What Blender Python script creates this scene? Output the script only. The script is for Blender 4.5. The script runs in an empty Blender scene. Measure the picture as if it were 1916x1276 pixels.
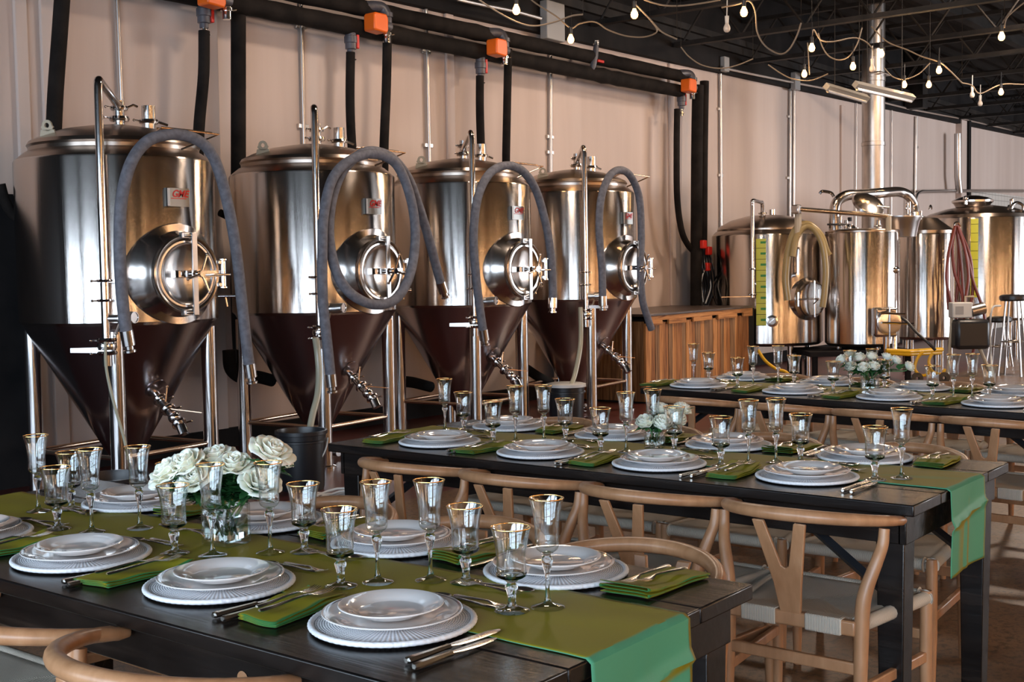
import bpy, math, random
from mathutils import Vector, Matrix
random.seed(7)
sc = bpy.context.scene
col = sc.collection
PI = math.pi
R = math.radians

# ------------------------------------------------------------------ camera
FPX, PITCH, ROLL, AZ, CAMH = 2279.0, .0572, -.0156, .6617, 1.4397
_r = Vector((math.sin(AZ), -math.cos(AZ), 0)); _fw = Vector((math.cos(AZ), math.sin(AZ), 0)); _u = Vector((0, 0, 1))
F2 = _fw * math.cos(PITCH) - _u * math.sin(PITCH)
_u2 = _u * math.cos(PITCH) + _fw * math.sin(PITCH)
R3 = _r * math.cos(ROLL) + _u2 * math.sin(ROLL)
U3 = _u2 * math.cos(ROLL) - _r * math.sin(ROLL)
EYE = Vector((0, 0, CAMH))
cd = bpy.data.cameras.new('camera'); cam = bpy.data.objects.new('camera', cd); col.objects.link(cam)
cd.sensor_width = 36; cd.lens = 36 * FPX / 1916; cd.clip_start = .05; cd.clip_end = 200
m = Matrix((R3, U3, -F2)).transposed().to_4x4(); m.translation = EYE
cam.matrix_world = m
sc.camera = cam

# ------------------------------------------------------------------ colour management, world, big lights
sc.view_settings.view_transform = 'Standard'; sc.view_settings.look = 'None'
sc.view_settings.gamma = 1; sc.view_settings.use_curve_mapping = False
sc.view_settings.exposure = 0.08
sc.cycles.max_bounces = 14; sc.cycles.transmission_bounces = 12; sc.cycles.glossy_bounces = 6
sc.cycles.diffuse_bounces = 4; sc.cycles.transparent_max_bounces = 16
sc.cycles.caustics_reflective = False; sc.cycles.caustics_refractive = False
sc.cycles.sample_clamp_indirect = 6
sc.cycles.use_denoising = True
w = bpy.data.worlds.new('world'); sc.world = w; w.use_nodes = True
bg = w.node_tree.nodes['Background']; bg.inputs[0].default_value = (.62, .78, 1, 1); bg.inputs[1].default_value = 1.2

def area(name, loc, size, size_y, energy, color, direction):
    l = bpy.data.lights.new(name, 'AREA'); l.shape = 'RECTANGLE'; l.size = size; l.size_y = size_y
    l.energy = energy; l.color = color
    o = bpy.data.objects.new(name, l); col.objects.link(o); o.location = loc
    o.rotation_euler = Vector(direction).to_track_quat('-Z', 'Z').to_euler()
    return o
# daylight through the three openings of the left wall (each light fills its opening)
WINX = -4.0
WINS = [(-5.6, -3.0), (-2.4, 0.6), (1.2, 4.2), (4.8, 7.2)]
for i, (a, b) in enumerate(WINS):
    area('window_daylight', (WINX - .02, (a + b) / 2, 2.0), b - a, 3.2, (340, 360, 290, 200)[i], (.70, .84, 1), (1, 0, 0))

# added unseen openings opposite the tanks, daylight for the far brewing area
WINR = [(19.5, 22.0), (23.0, 25.5), (26.5, 29)]
for a, b in WINR: area('window_daylight', ((a + b) / 2, -7.98, 2.6), b - a, 3.4, 130 if a < 20 else 800, (.93, .95, 1), (0, 1, 0))
# added warm lamps under the roof, unseen above the frame's top edge
LAMPS = [(7.6, 5.4), (11.8, 5.2), (15.8, 3.8), (11.0, -4.0), (5.5, -5.5)]
for x_, y_ in LAMPS: area('added_lamp_light', (x_, y_, 4.78), .5, .5, (58, 70, 200, 190, 160)[LAMPS.index((x_, y_))], (1, .78, .61) if y_ > 0 else (1, .66, .38), (0, .15 if y_ > 0 else -.5, -1))
# ------------------------------------------------------------------ pixel helpers (photo pixel -> point on a real plane)
def ray(x, y): return F2 + R3 * ((x - 958) / FPX) - U3 * ((y - 638) / FPX)
def oz(x, y, z): d = ray(x, y); return EYE + d * ((z - CAMH) / d.z)
def oy(x, y, Y): d = ray(x, y); return EYE + d * (Y / d.y)
def pd(x, y, dep): return EYE + ray(x, y) * dep

# ------------------------------------------------------------------ mesh builder
class MB:
    def __init__(s): s.v = []; s.f = []; s.mi = []; s.m = Matrix.Identity(4); s.cur = 0
    def vert(s, p):
        s.v.append(s.m @ Vector(p)); return len(s.v) - 1
    def face(s, idx): s.f.append(idx); s.mi.append(s.cur)
    def box(s, x0, x1, y0, y1, z0, z1, m=None):
        sv = s.m
        if m is not None: s.m = sv @ m
        i = [s.vert(p) for p in ((x0,y0,z0),(x1,y0,z0),(x1,y1,z0),(x0,y1,z0),(x0,y0,z1),(x1,y0,z1),(x1,y1,z1),(x0,y1,z1))]
        for q in ((3,2,1,0),(4,5,6,7),(0,1,5,4),(1,2,6,5),(2,3,7,6),(3,0,4,7)): s.face([i[k] for k in q])
        s.m = sv; return s
    def lathe(s, prof, seg=32, mod=None, m=None, closed=False, cap0=False, cap1=False):
        sv = s.m
        if m is not None: s.m = sv @ m
        rings = []
        for (r, z) in prof:
            if r < 1e-6: rings.append([s.vert((0, 0, z))]); continue
            ring = []
            for k in range(seg):
                t = 2 * PI * k / seg
                rr = r * (mod(t, z) if mod else 1)
                ring.append(s.vert((rr * math.cos(t), rr * math.sin(t), z)))
            rings.append(ring)
        pairs = list(zip(rings, rings[1:])) + ([(rings[-1], rings[0])] if closed else [])
        for A, B in pairs:
            for k in range(seg):
                k2 = (k + 1) % seg
                if len(A) == 1 and len(B) == 1: break
                if len(A) == 1: s.face([A[0], B[k2], B[k]])
                elif len(B) == 1: s.face([A[k], A[k2], B[0]])
                else: s.face([A[k], A[k2], B[k2], B[k]])
        if cap0 and len(rings[0]) > 1: s.face(rings[0][::-1])
        if cap1 and len(rings[-1]) > 1: s.face(rings[-1])
        s.m = sv; return s
    def tube(s, pts, r, seg=10, cap=True, flat=1.0, closed=False, updir=None):
        pts = [Vector(p) for p in pts]; n = len(pts)
        rr = r if isinstance(r, (list, tuple)) else [r] * n
        up = Vector(updir) if updir else None; rings = []
        for i in range(n):
            if closed: t = pts[(i + 1) % n] - pts[i - 1]
            else: t = pts[min(i + 1, n - 1)] - pts[max(i - 1, 0)]
            t = t.normalized() if t.length > 1e-9 else Vector((0, 0, 1))
            if up is None:
                up = Vector((0, 0, 1)) if abs(t.z) < .9 else Vector((1, 0, 0))
            a = t.cross(up)
            if a.length < 1e-6: a = t.orthogonal()
            a.normalize(); b = a.cross(t).normalized()
            if not updir: up = b
            rings.append([s.vert(pts[i] + a * (rr[i] * math.cos(2 * PI * k / seg)) + b * (rr[i] * flat * math.sin(2 * PI * k / seg))) for k in range(seg)])
        prs = list(zip(rings, rings[1:])) + ([(rings[-1], rings[0])] if closed else [])
        for A, B in prs:
            for k in range(seg): s.face([A[k], B[k], B[(k + 1) % seg], A[(k + 1) % seg]][::-1])
        if cap and not closed: s.face(rings[0]); s.face(rings[-1][::-1])
        return s
    def ball(s, c, r, seg=16, rings=10, sc_=(1, 1, 1)):
        m = Matrix.Translation(Vector(c)) @ Matrix.Diagonal((sc_[0], sc_[1], sc_[2], 1))
        prof = [(r * math.sin(PI * i / rings), -r * math.cos(PI * i / rings)) for i in range(rings + 1)]
        return s.lathe(prof, seg, m=m)
    def prism(s, pts, a, b, axis='z', m=None):
        sv = s.m
        if m is not None: s.m = sv @ m
        def P(p, h): return {'z': (p[0], p[1], h), 'y': (p[0], h, p[1]), 'x': (h, p[0], p[1])}[axis]
        A = [s.vert(P(p, a)) for p in pts]; B = [s.vert(P(p, b)) for p in pts]; n = len(pts)
        s.face(A[::-1]); s.face(B)
        for k in range(n): s.face([A[k], A[(k + 1) % n], B[(k + 1) % n], B[k]])
        s.m = sv; return s
    def grid(s, nu, nv, fn):
        I = [[s.vert(fn(u / nu, v / nv)) for v in range(nv + 1)] for u in range(nu + 1)]
        for u in range(nu):
            for v in range(nv): s.face([I[u][v], I[u + 1][v], I[u + 1][v + 1], I[u][v + 1]])
        return s
    def build(s, name, mat, parent=None, loc=None, bevel=0, smooth=True, sharp=40, solid=0, sub=0):
        me = bpy.data.meshes.new(name); me.from_pydata([tuple(v) for v in s.v], [], s.f)
        mats = mat if isinstance(mat, (list, tuple)) else [mat]
        for q in mats: me.materials.append(q)
        if len(mats) > 1:
            for p, k in zip(me.polygons, s.mi): p.material_index = k
        if smooth:
            me.polygons.foreach_set('use_smooth', [True] * len(me.polygons))
            me.set_sharp_from_angle(angle=R(sharp))
        me.update()
        o = bpy.data.objects.new(name, me); col.objects.link(o)
        if parent: o.parent = parent
        if loc: o.location = loc
        if solid:
            md = o.modifiers.new('s', 'SOLIDIFY'); md.thickness = solid; md.offset = 0
        if sub:
            md = o.modifiers.new('u', 'SUBSURF'); md.levels = sub; md.render_levels = sub
        if bevel:
            md = o.modifiers.new('b', 'BEVEL'); md.width = bevel; md.segments = 2; md.limit_method = 'ANGLE'; md.angle_limit = R(35)
            md.harden_normals = False
        return o
def recalc(o):
    import bmesh
    b = bmesh.new(); b.from_mesh(o.data); bmesh.ops.recalc_face_normals(b, faces=b.faces); b.to_mesh(o.data); b.free(); return o
def tag(o, label=None, cat=None, group=None, kind=None):
    if label: o['label'] = label
    if cat: o['category'] = cat
    if group: o['group'] = group
    if kind: o['kind'] = kind
    return o
def empty(name, loc=(0, 0, 0), rz=0, label=None, cat=None, group=None):
    o = bpy.data.objects.new(name, None); col.objects.link(o); o.location = loc; o.rotation_euler = (0, 0, rz)
    o.empty_display_size = .05
    return tag(o, label, cat, group)
def copy_tree(o, parent=None):
    c = o.copy(); col.objects.link(c)
    if parent: c.parent = parent
    for ch in KIDS.get(o.name, None) or [x for x in o.children]: copy_tree(ch, c)
    return c
KIDS = {}
def place(proto, used, loc, rz=0, label=None, group=None):
    """first call moves the prototype, later calls copy it"""
    o = proto if not used else copy_tree(proto)
    used.append(1); o.location = loc; o.rotation_euler = (0, 0, rz)
    if label: o['label'] = label
    if group: o['group'] = group
    return o
def spline(pts, n=8, closed=False):
    pts = [Vector(p) for p in pts]; out = []; N = len(pts)
    rng = range(N if closed else N - 1)
    for i in rng:
        if closed: p0, p1, p2, p3 = pts[i - 1], pts[i], pts[(i + 1) % N], pts[(i + 2) % N]
        else:
            p1, p2 = pts[i], pts[i + 1]; p0 = pts[i - 1] if i else p1 * 2 - p2; p3 = pts[i + 2] if i + 2 < N else p2 * 2 - p1
        for k in range(n):
            t = k / n
            out.append(.5 * ((2 * p1) + (p2 - p0) * t + (2 * p0 - 5 * p1 + 4 * p2 - p3) * t * t + (3 * p1 - p0 - 3 * p2 + p3) * t ** 3))
    if not closed: out.append(pts[-1])
    return out
def axm(loc, d, roll=0):
    """matrix whose +z axis points along d"""
    q = Vector(d).to_track_quat('Z', 'Y').to_matrix().to_4x4()
    return Matrix.Translation(Vector(loc)) @ q @ Matrix.Rotation(roll, 4, 'Z')

# ------------------------------------------------------------------ materials
def mat(name, color=(.5, .5, .5), rough=.5, metal=0, **k):
    M = bpy.data.materials.new(name); M.use_nodes = True; nt = M.node_tree; b = nt.nodes['Principled BSDF']
    b.inputs['Base Color'].default_value = (*color, 1); b.inputs['Roughness'].default_value = rough; b.inputs['Metallic'].default_value = metal
    for kk, vv in k.items(): b.inputs[kk.replace('_', ' ')].default_value = vv
    return M
def nd(M, t, **k):
    n = M.node_tree.nodes.new(t)
    for kk, vv in k.items():
        if hasattr(n, kk) and kk not in ('Scale',): setattr(n, kk, vv)
        else: n.inputs[kk.replace('_', ' ')].default_value = vv
    return n
def lk(M, a, b): M.node_tree.links.new(a, b)
def bsdf(M): return M.node_tree.nodes['Principled BSDF']
def fill_ramp(r, stops):
    e = r.color_ramp.elements; e[1].position = stops[-1][0]; e[1].color = (*stops[-1][1], 1); e[0].position = stops[0][0]; e[0].color = (*stops[0][1], 1)
    for p, c in stops[1:-1]: q = e.new(p); q.color = (*c, 1)
def ramp(M, fac, stops):
    r = nd(M, 'ShaderNodeValToRGB'); lk(M, fac, r.inputs[0]); fill_ramp(r, stops); return r.outputs[0]
def coords(M, scale=(1, 1, 1), obj=True):
    tc = nd(M, 'ShaderNodeTexCoord'); mp = nd(M, 'ShaderNodeMapping'); mp.inputs['Scale'].default_value = scale
    if not obj:
        g = nd(M, 'ShaderNodeNewGeometry'); lk(M, g.outputs['Position'], mp.inputs[0])
    else: lk(M, tc.outputs['Object'], mp.inputs[0])
    return mp.outputs[0]
def noise(M, vec, scale, detail=4, rough=.55, dist=0):
    n = nd(M, 'ShaderNodeTexNoise'); n.inputs['Scale'].default_value = scale; n.inputs['Detail'].default_value = detail
    n.inputs['Roughness'].default_value = rough; n.inputs['Distortion'].default_value = dist
    if vec is not None: lk(M, vec, n.inputs['Vector'])
    return n.outputs[0]
def bump(M, h, strength=.3, dist=.01):
    b = nd(M, 'ShaderNodeBump'); b.inputs['Strength'].default_value = strength; b.inputs['Distance'].default_value = dist
    lk(M, h, b.inputs['Height']); lk(M, b.outputs[0], bsdf(M).inputs['Normal']); return b
def noisy(name, stops, rough=.5, scale=(1, 1, 1), ns=5, obj=True, bs=0, metal=0, dist=0, detail=5, bd=.005, **k):
    M = mat(name, stops[0][1], rough, metal, **k); v = coords(M, scale, obj); n = noise(M, v, ns, detail, dist=dist)
    lk(M, ramp(M, n, stops), bsdf(M).inputs['Base Color'])
    if bs: bump(M, n, bs, bd)
    return M

M_wall = noisy('wall_paint', [(.3, (.56, .45, .395)), (.55, (.62, .51, .455)), (.75, (.66, .56, .505))], .75, (1.4, 1, .12), 1.6, obj=False, detail=6)
M_tile = mat('white_wall_tile', (.62, .60, .56), .3)
_v = coords(M_tile, (1, 1, 1), False)
_b = nd(M_tile, 'ShaderNodeTexBrick'); _b.inputs['Scale'].default_value = 2.2; _b.inputs['Mortar Size'].default_value = .012
_b.inputs['Color1'].default_value = (.66, .64, .6, 1); _b.inputs['Color2'].default_value = (.62, .6, .56, 1); _b.inputs['Mortar'].default_value = (.2, .19, .18, 1); _b.offset = 0
_mp = nd(M_tile, 'ShaderNodeMapping'); _mp.inputs['Rotation'].default_value = (R(90), 0, 0); lk(M_tile, _v, _mp.inputs[0]); lk(M_tile, _mp.outputs[0], _b.inputs[0]); lk(M_tile, _b.outputs[0], bsdf(M_tile).inputs['Base Color'])
M_black = noisy('black_paint', [(.3, (.008, .008, .009)), (.7, (.018, .016, .016))], .8, ns=3, obj=False, Specular_IOR_Level=.15)
M_steelblk = noisy('black_joist_steel', [(.35, (.008, .007, .0065)), (.7, (.026, .021, .018))], .6, ns=4, obj=False, Specular_IOR_Level=.25)
M_deck = noisy('dark_roof_deck', [(.35, (.004, .0035, .003)), (.6, (.018, .013, .010)), (.8, (.035, .025, .020))], .85, (.5, 2, 1), 1.6, obj=False, detail=8)
M_pipe = noisy('black_foam_pipe_insulation', [(.3, (.006, .005, .0045)), (.7, (.020, .016, .014))], .85, (1, 1, 1), 5, obj=False, bs=.4, bd=.01, Specular_IOR_Level=.15)
M_floor = mat('brown_sealed_concrete', (.15, .09, .05), .22)
_v = coords(M_floor, (1, 1, 1), False)
n1 = noise(M_floor, _v, 2.2, 8, .65, .4); n2 = noise(M_floor, _v, 34, 5, .75)
c1 = ramp(M_floor, n1, [(.3, (.085, .042, .018)), (.5, (.16, .088, .04)), (.7, (.24, .14, .072))])
c2 = ramp(M_floor, n2, [(.40, (.12, .10, .09)), (.52, (1, 1, 1))])
_m = nd(M_floor, 'ShaderNodeMixRGB', blend_type='MULTIPLY'); _m.inputs[0].default_value = .75; lk(M_floor, c1, _m.inputs[1]); lk(M_floor, c2, _m.inputs[2])
lk(M_floor, _m.outputs[0], bsdf(M_floor).inputs['Base Color'])
lk(M_floor, ramp(M_floor, n1, [(.3, (.30,) * 3), (.7, (.5,) * 3)]), bsdf(M_floor).inputs['Roughness'])
M_red = noisy('red_epoxy_floor', [(.3, (.050, .010, .009)), (.6, (.085, .018, .014)), (.8, (.11, .028, .020))], .36, (1, 1, 1), 1.5, obj=False)
def steel(name, color, rough, aniso=.0, radial=True, streak=0):
    M = mat(name, color, rough, 1.0)
    if aniso:
        b = bsdf(M); b.inputs['Anisotropic'].default_value = aniso; b.inputs['Anisotropic Rotation'].default_value = .25
        t = nd(M, 'ShaderNodeTangent'); t.direction_type = 'RADIAL'; t.axis = 'Z'; lk(M, t.outputs[0], b.inputs['Tangent'])
    if streak:
        v = coords(M, (1, 1, 60)); n = noise(M, v, 4, 3)
        lk(M, ramp(M, n, [(.3, (rough * .8,) * 3), (.7, (rough * 1.25,) * 3)]), bsdf(M).inputs['Roughness'])
    return M
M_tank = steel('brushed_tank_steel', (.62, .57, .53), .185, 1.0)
_v = coords(M_tank, (1, 1, .012)); _n1 = noise(M_tank, _v, 95, 4, .7)
bump(M_tank, _n1, .05, .006)
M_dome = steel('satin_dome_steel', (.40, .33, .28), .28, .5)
M_cone = steel('cone_steel', (.50, .45, .46), .22, .3)
M_ss = steel('polished_stainless', (.68, .66, .65), .14)
M_ssb = steel('brushed_stainless', (.55, .53, .52), .28)
M_chrome = steel('silver_cutlery', (.93, .88, .80), .22)
M_gold = steel('gold_rim', (.85, .52, .20), .18)
M_brass = steel('warm_stainless_rod', (.75, .55, .40), .25)
M_galv = noisy('galvanised_duct', [(.35, (.36, .33, .31)), (.65, (.6, .56, .53))], .35, (1, 1, .3), 6, metal=1)
M_glass = mat('clear_glass', (1, 1, 1), 0.0, 0, IOR=1.46, Transmission_Weight=1.0)
M_glass.node_tree.nodes['Principled BSDF'].inputs['Base Color'].default_value = (.985, .99, .99, 1)
def thin_glass(name):
    # thin walled glass: both faces reflect by Fresnel, the rest passes straight through
    M = bpy.data.materials.new(name); M.use_nodes = True; nt = M.node_tree; nt.nodes.remove(nt.nodes['Principled BSDF'])
    out = nt.nodes['Material Output']; tr = nt.nodes.new('ShaderNodeBsdfTransparent'); gl = nt.nodes.new('ShaderNodeBsdfGlossy'); fr = nt.nodes.new('ShaderNodeLayerWeight'); fr.inputs[0].default_value = .5; pw = nt.nodes.new('ShaderNodeMath'); pw.operation = 'POWER'; pw.inputs[1].default_value = 2.4; ma = nt.nodes.new('ShaderNodeMath'); ma.operation = 'MULTIPLY_ADD'; ma.inputs[1].default_value = .80; ma.inputs[2].default_value = .10; mx = nt.nodes.new('ShaderNodeMixShader')
    tr.inputs[0].default_value = (.96, .975, .975, 1); gl.inputs['Roughness'].default_value = .02; nt.links.new(fr.outputs['Facing'], pw.inputs[0]); nt.links.new(pw.outputs[0], ma.inputs[0])
    nt.links.new(ma.outputs[0], mx.inputs[0]); nt.links.new(tr.outputs[0], mx.inputs[1]); nt.links.new(gl.outputs[0], mx.inputs[2]); nt.links.new(mx.outputs[0], out.inputs[0]); return M
M_thin = thin_glass('thin_clear_glass')
M_water = mat('vase_water', (.93, 1, .97), 0.0, 0, IOR=1.33, Transmission_Weight=1.0)
M_china = mat('white_china', (.80, .79, .80), .12); bsdf(M_china).inputs['Coat Weight'].default_value = .4
def banded(name, base, rings, rough=.12):
    """china with printed rings: radius bands read from the plate's own centre"""
    M = mat(name, base, rough); tc = nd(M, 'ShaderNodeTexCoord'); sx = nd(M, 'ShaderNodeSeparateXYZ'); lk(M, tc.outputs['Object'], sx.inputs[0])
    cx = nd(M, 'ShaderNodeCombineXYZ'); lk(M, sx.outputs[0], cx.inputs[0]); lk(M, sx.outputs[1], cx.inputs[1])
    ln = nd(M, 'ShaderNodeVectorMath', operation='LENGTH'); lk(M, cx.outputs[0], ln.inputs[0])
    r = nd(M, 'ShaderNodeValToRGB'); lk(M, ln.outputs['Value'], r.inputs[0]); e = r.color_ramp.elements; r.color_ramp.interpolation = 'CONSTANT'
    st = [(0, base)]
    for (a, b, c) in rings: st += [(a, c), (b, base)]
    fill_ramp(r, st)
    lk(M, r.outputs[0], bsdf(M).inputs['Base Color']); bsdf(M).inputs['Coat Weight'].default_value = 1.0; bsdf(M).inputs['Coat Roughness'].default_value = .04; return M
M_plate = banded('silver_banded_china', (.86, .84, .83), [(.1285, .1315, (.30, .29, .30))])
M_splate = banded('patterned_salad_china', (.86, .84, .83), [(.0605, .0625, (.42, .40, .40)), (.0945, .0975, (.28, .27, .28))])
M_charger = mat('white_woven_charger', (.72, .74, .78), .5)
_tc = nd(M_charger, 'ShaderNodeTexCoord'); _sx = nd(M_charger, 'ShaderNodeSeparateXYZ'); lk(M_charger, _tc.outputs['Object'], _sx.inputs[0])
_at = nd(M_charger, 'ShaderNodeMath', operation='ARCTAN2'); lk(M_charger, _sx.outputs[1], _at.inputs[0]); lk(M_charger, _sx.outputs[0], _at.inputs[1])
_cx = nd(M_charger, 'ShaderNodeCombineXYZ'); lk(M_charger, _sx.outputs[0], _cx.inputs[0]); lk(M_charger, _sx.outputs[1], _cx.inputs[1])
_ln = nd(M_charger, 'ShaderNodeVectorMath', operation='LENGTH'); lk(M_charger, _cx.outputs[0], _ln.inputs[0])
_a = nd(M_charger, 'ShaderNodeMath', operation='MULTIPLY'); lk(M_charger, _at.outputs[0], _a.inputs[0]); _a.inputs[1].default_value = 46
_b1 = nd(M_charger, 'ShaderNodeMath', operation='MULTIPLY'); lk(M_charger, _ln.outputs['Value'], _b1.inputs[0]); _b1.inputs[1].default_value = 640
_c = nd(M_charger, 'ShaderNodeMath', operation='ADD'); lk(M_charger, _a.outputs[0], _c.inputs[0]); lk(M_charger, _b1.outputs[0], _c.inputs[1])
_d = nd(M_charger, 'ShaderNodeMath', operation='SUBTRACT'); lk(M_charger, _a.outputs[0], _d.inputs[0]); lk(M_charger, _b1.outputs[0], _d.inputs[1])
_s1 = nd(M_charger, 'ShaderNodeMath', operation='SINE'); lk(M_charger, _c.outputs[0], _s1.inputs[0])
_s2 = nd(M_charger, 'ShaderNodeMath', operation='SINE'); lk(M_charger, _d.outputs[0], _s2.inputs[0])
_p = nd(M_charger, 'ShaderNodeMath', operation='MULTIPLY'); lk(M_charger, _s1.outputs[0], _p.inputs[0]); lk(M_charger, _s2.outputs[0], _p.inputs[1])
_p2 = nd(M_charger, 'ShaderNodeMath', operation='MULTIPLY_ADD'); lk(M_charger, _p.outputs[0], _p2.inputs[0]); _p2.inputs[1].default_value = .5; _p2.inputs[2].default_value = .5
lk(M_charger, ramp(M_charger, _p2.outputs[0], [(.15, (.30, .31, .35)), (.45, (.78, .80, .84)), (.9, (.86, .87, .90))]), bsdf(M_charger).inputs['Base Color'])
bump(M_charger, _p2.outputs[0], .9, .004)
M_rim = noisy('white_charger_cord', [(.3, (.74, .77, .82)), (.7, (.88, .90, .92))], .5, ns=150, bs=.6, bd=.003)
M_table = noisy('black_stained_table_wood', [(.3, (.0035, .003, .003)), (.55, (.010, .0075, .0065)), (.75, (.026, .018, .014))], .27, (6, .5, 6), 5, bs=.25, bd=.004, dist=.6, Specular_IOR_Level=.38)
M_beech = noisy('oiled_beech', [(.3, (.36, .18, .085)), (.6, (.46, .245, .125)), (.8, (.54, .31, .17))], .34, (3, 3, .6), 9, bs=.1, bd=.002)
M_cord = mat('natural_paper_cord', (.50, .45, .37), .75)
_v = coords(M_cord); _sx = nd(M_cord, 'ShaderNodeSeparateXYZ'); lk(M_cord, _v, _sx.inputs[0])
_ax = nd(M_cord, 'ShaderNodeMath', operation='ABSOLUTE'); lk(M_cord, _sx.outputs[0], _ax.inputs[0]); _ay = nd(M_cord, 'ShaderNodeMath', operation='ABSOLUTE'); lk(M_cord, _sx.outputs[1], _ay.inputs[0])
_gt = nd(M_cord, 'ShaderNodeMath', operation='GREATER_THAN'); lk(M_cord, _ax.outputs[0], _gt.inputs[0]); lk(M_cord, _ay.outputs[0], _gt.inputs[1])
_mx = nd(M_cord, 'ShaderNodeMix'); _mx.data_type = 'FLOAT'; lk(M_cord, _gt.outputs[0], _mx.inputs[0]); lk(M_cord, _sx.outputs[0], _mx.inputs[2]); lk(M_cord, _sx.outputs[1], _mx.inputs[3])
_mm = nd(M_cord, 'ShaderNodeMath', operation='MULTIPLY'); lk(M_cord, _mx.outputs[0], _mm.inputs[0]); _mm.inputs[1].default_value = 2 * PI / .0042
_sn = nd(M_cord, 'ShaderNodeMath', operation='SINE'); lk(M_cord, _mm.outputs[0], _sn.inputs[0])
_ma = nd(M_cord, 'ShaderNodeMath', operation='MULTIPLY_ADD'); lk(M_cord, _sn.outputs[0], _ma.inputs[0]); _ma.inputs[1].default_value = .5; _ma.inputs[2].default_value = .5
lk(M_cord, ramp(M_cord, _ma.outputs[0], [(.05, (.30, .26, .21)), (.4, (.62, .56, .46)), (1, (.74, .68, .57))]), bsdf(M_cord).inputs['Base Color'])
bump(M_cord, _ma.outputs[0], .7, .002)
def satin(name, c_face, c_edge, lo=.69, hi=.78, warp=False):
    """green satin: warm and cool lit tones put into the colour, mixed by view angle"""
    M = mat(name, c_face, .55, Specular_IOR_Level=.25); lw = nd(M, 'ShaderNodeLayerWeight'); lw.inputs[0].default_value = .5
    v = coords(M, (1, 1, 1)); n = noise(M, v, 160, 2)
    fac = nd(M, 'ShaderNodeMapRange'); fac.inputs[1].default_value = lo; fac.inputs[2].default_value = hi; lk(M, lw.outputs['Facing'], fac.inputs[0]); fo = fac.outputs[0]
    if warp:   # warm sheen put into the colour where the cloth is seen lengthwise
        g = nd(M, 'ShaderNodeNewGeometry'); cr = nd(M, 'ShaderNodeVectorMath', operation='CROSS_PRODUCT'); lk(M, g.outputs['Normal'], cr.inputs[0]); cr.inputs[1].default_value = (1, 0, 0)
        dt = nd(M, 'ShaderNodeVectorMath', operation='DOT_PRODUCT'); lk(M, cr.outputs[0], dt.inputs[0]); lk(M, g.outputs['Incoming'], dt.inputs[1])
        ab = nd(M, 'ShaderNodeMath', operation='ABSOLUTE'); lk(M, dt.outputs['Value'], ab.inputs[0])
        f2_ = nd(M, 'ShaderNodeMapRange'); f2_.inputs[1].default_value = .38; f2_.inputs[2].default_value = .48; lk(M, ab.outputs[0], f2_.inputs[0])
        mx_ = nd(M, 'ShaderNodeMath', operation='MAXIMUM'); lk(M, fo, mx_.inputs[0]); lk(M, f2_.outputs[0], mx_.inputs[1]); fo = mx_.outputs[0]
    lk(M, ramp(M, fo, [(0, c_face), (1, c_edge)]), bsdf(M).inputs['Base Color'])
    bump(M, n, .12, .001); return M
M_satin = satin('green_satin_painted_sheen', (.075, .30, .17), (.25, .22, .014), .755, .82, True)  # olive and teal stand for warm and cool light on one green
M_nap = satin('green_napkin_painted_sheen', (.03, .15, .045), (.26, .235, .014), .42, .60)  # olive tops and green sides carry the light in the colour
M_hose = noisy('grey_fabric_hose', [(.35, (.11, .11, .13)), (.6, (.16, .165, .195)), (.8, (.20, .20, .235))], .75, (1, 1, 1), 26, bs=.5, bd=.004)
M_hosetan = mat('tan_clear_hose', (.36, .27, .12), .3)
M_hoseclr = mat('milky_vinyl_tube', (.42, .40, .30), .25)
M_pbk = mat('black_plastic', (.012, .013, .016), .35)
M_pwh = mat('white_plastic', (.62, .62, .60), .4)
M_porange = mat('orange_plastic', (.86, .15, .012), .42)
M_pred = mat('red_plastic', (.62, .02, .01), .4)
M_redhose = mat('red_rubber_hose', (.17, .024, .008), .4)
M_yel = mat('yellow_plastic', (.75, .42, .01), .4)
M_pvc = noisy('dark_grey_pvc', [(.3, (.04, .04, .05)), (.7, (.10, .10, .12))], .4, ns=8)
M_cream = mat('cream_painted_lug', (.50, .42, .30), .5)
M_plateinfo = steel('nameplate_steel', (.26, .26, .25), .4)
M_text = mat('red_logo_ink', (.62, .012, .01), .5)
M_rose = noisy('white_rose_petal', [(.3, (.88, .87, .68)), (.6, (.94, .92, .82)), (.8, (.96, .94, .88))], .5, ns=8, Subsurface_Weight=.2, Subsurface_Scale=.02)
M_leaf = noisy('rose_leaf', [(.3, (.018, .085, .025)), (.6, (.04, .15, .045)), (.8, (.08, .23, .065))], .4, ns=12)
M_stem = mat('rose_stem', (.05, .16, .04), .5)
M_grey = mat('grey_electrical_box', (.33, .33, .33), .45)
M_conduit = steel('emt_conduit', (.70, .66, .62), .3)
M_scale = mat('yellow_level_scale', (.62, .62, .04), .45)
M_green = mat('green_scale_mark', (.03, .25, .02), .5)
M_cordw = mat('white_string_cable', (.22, .17, .12), .6)
M_window = mat('black_window_frame', (.02, .02, .02), .4)
M_strip = mat('white_light_fitting', (.30, .29, .27), .4)
def emis(name, color, s):
    M = mat(name, (.8, .8, .8), .4); b = bsdf(M); b.inputs['Emission Color'].default_value = (*color, 1); b.inputs['Emission Strength'].default_value = s; return M
M_bulb = emis('lit_bulb_glass', (1, .60, .27), 170)
M_bulbw = emis('amber_bulb_glass', (1, .46, .13), 7)
M_bulboff = mat('unlit_bulb_glass', (.62, .56, .5), .25)
def wood(name, stops, rough=.6, axis='z'):
    sc_ = {'z': (9, 9, .5), 'x': (.5, 9, 9), 'y': (9, .5, 9)}[axis]
    return noisy(name, stops, rough, sc_, 4, bs=.3, bd=.006, dist=.8, detail=8, Specular_IOR_Level=.2)
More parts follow.
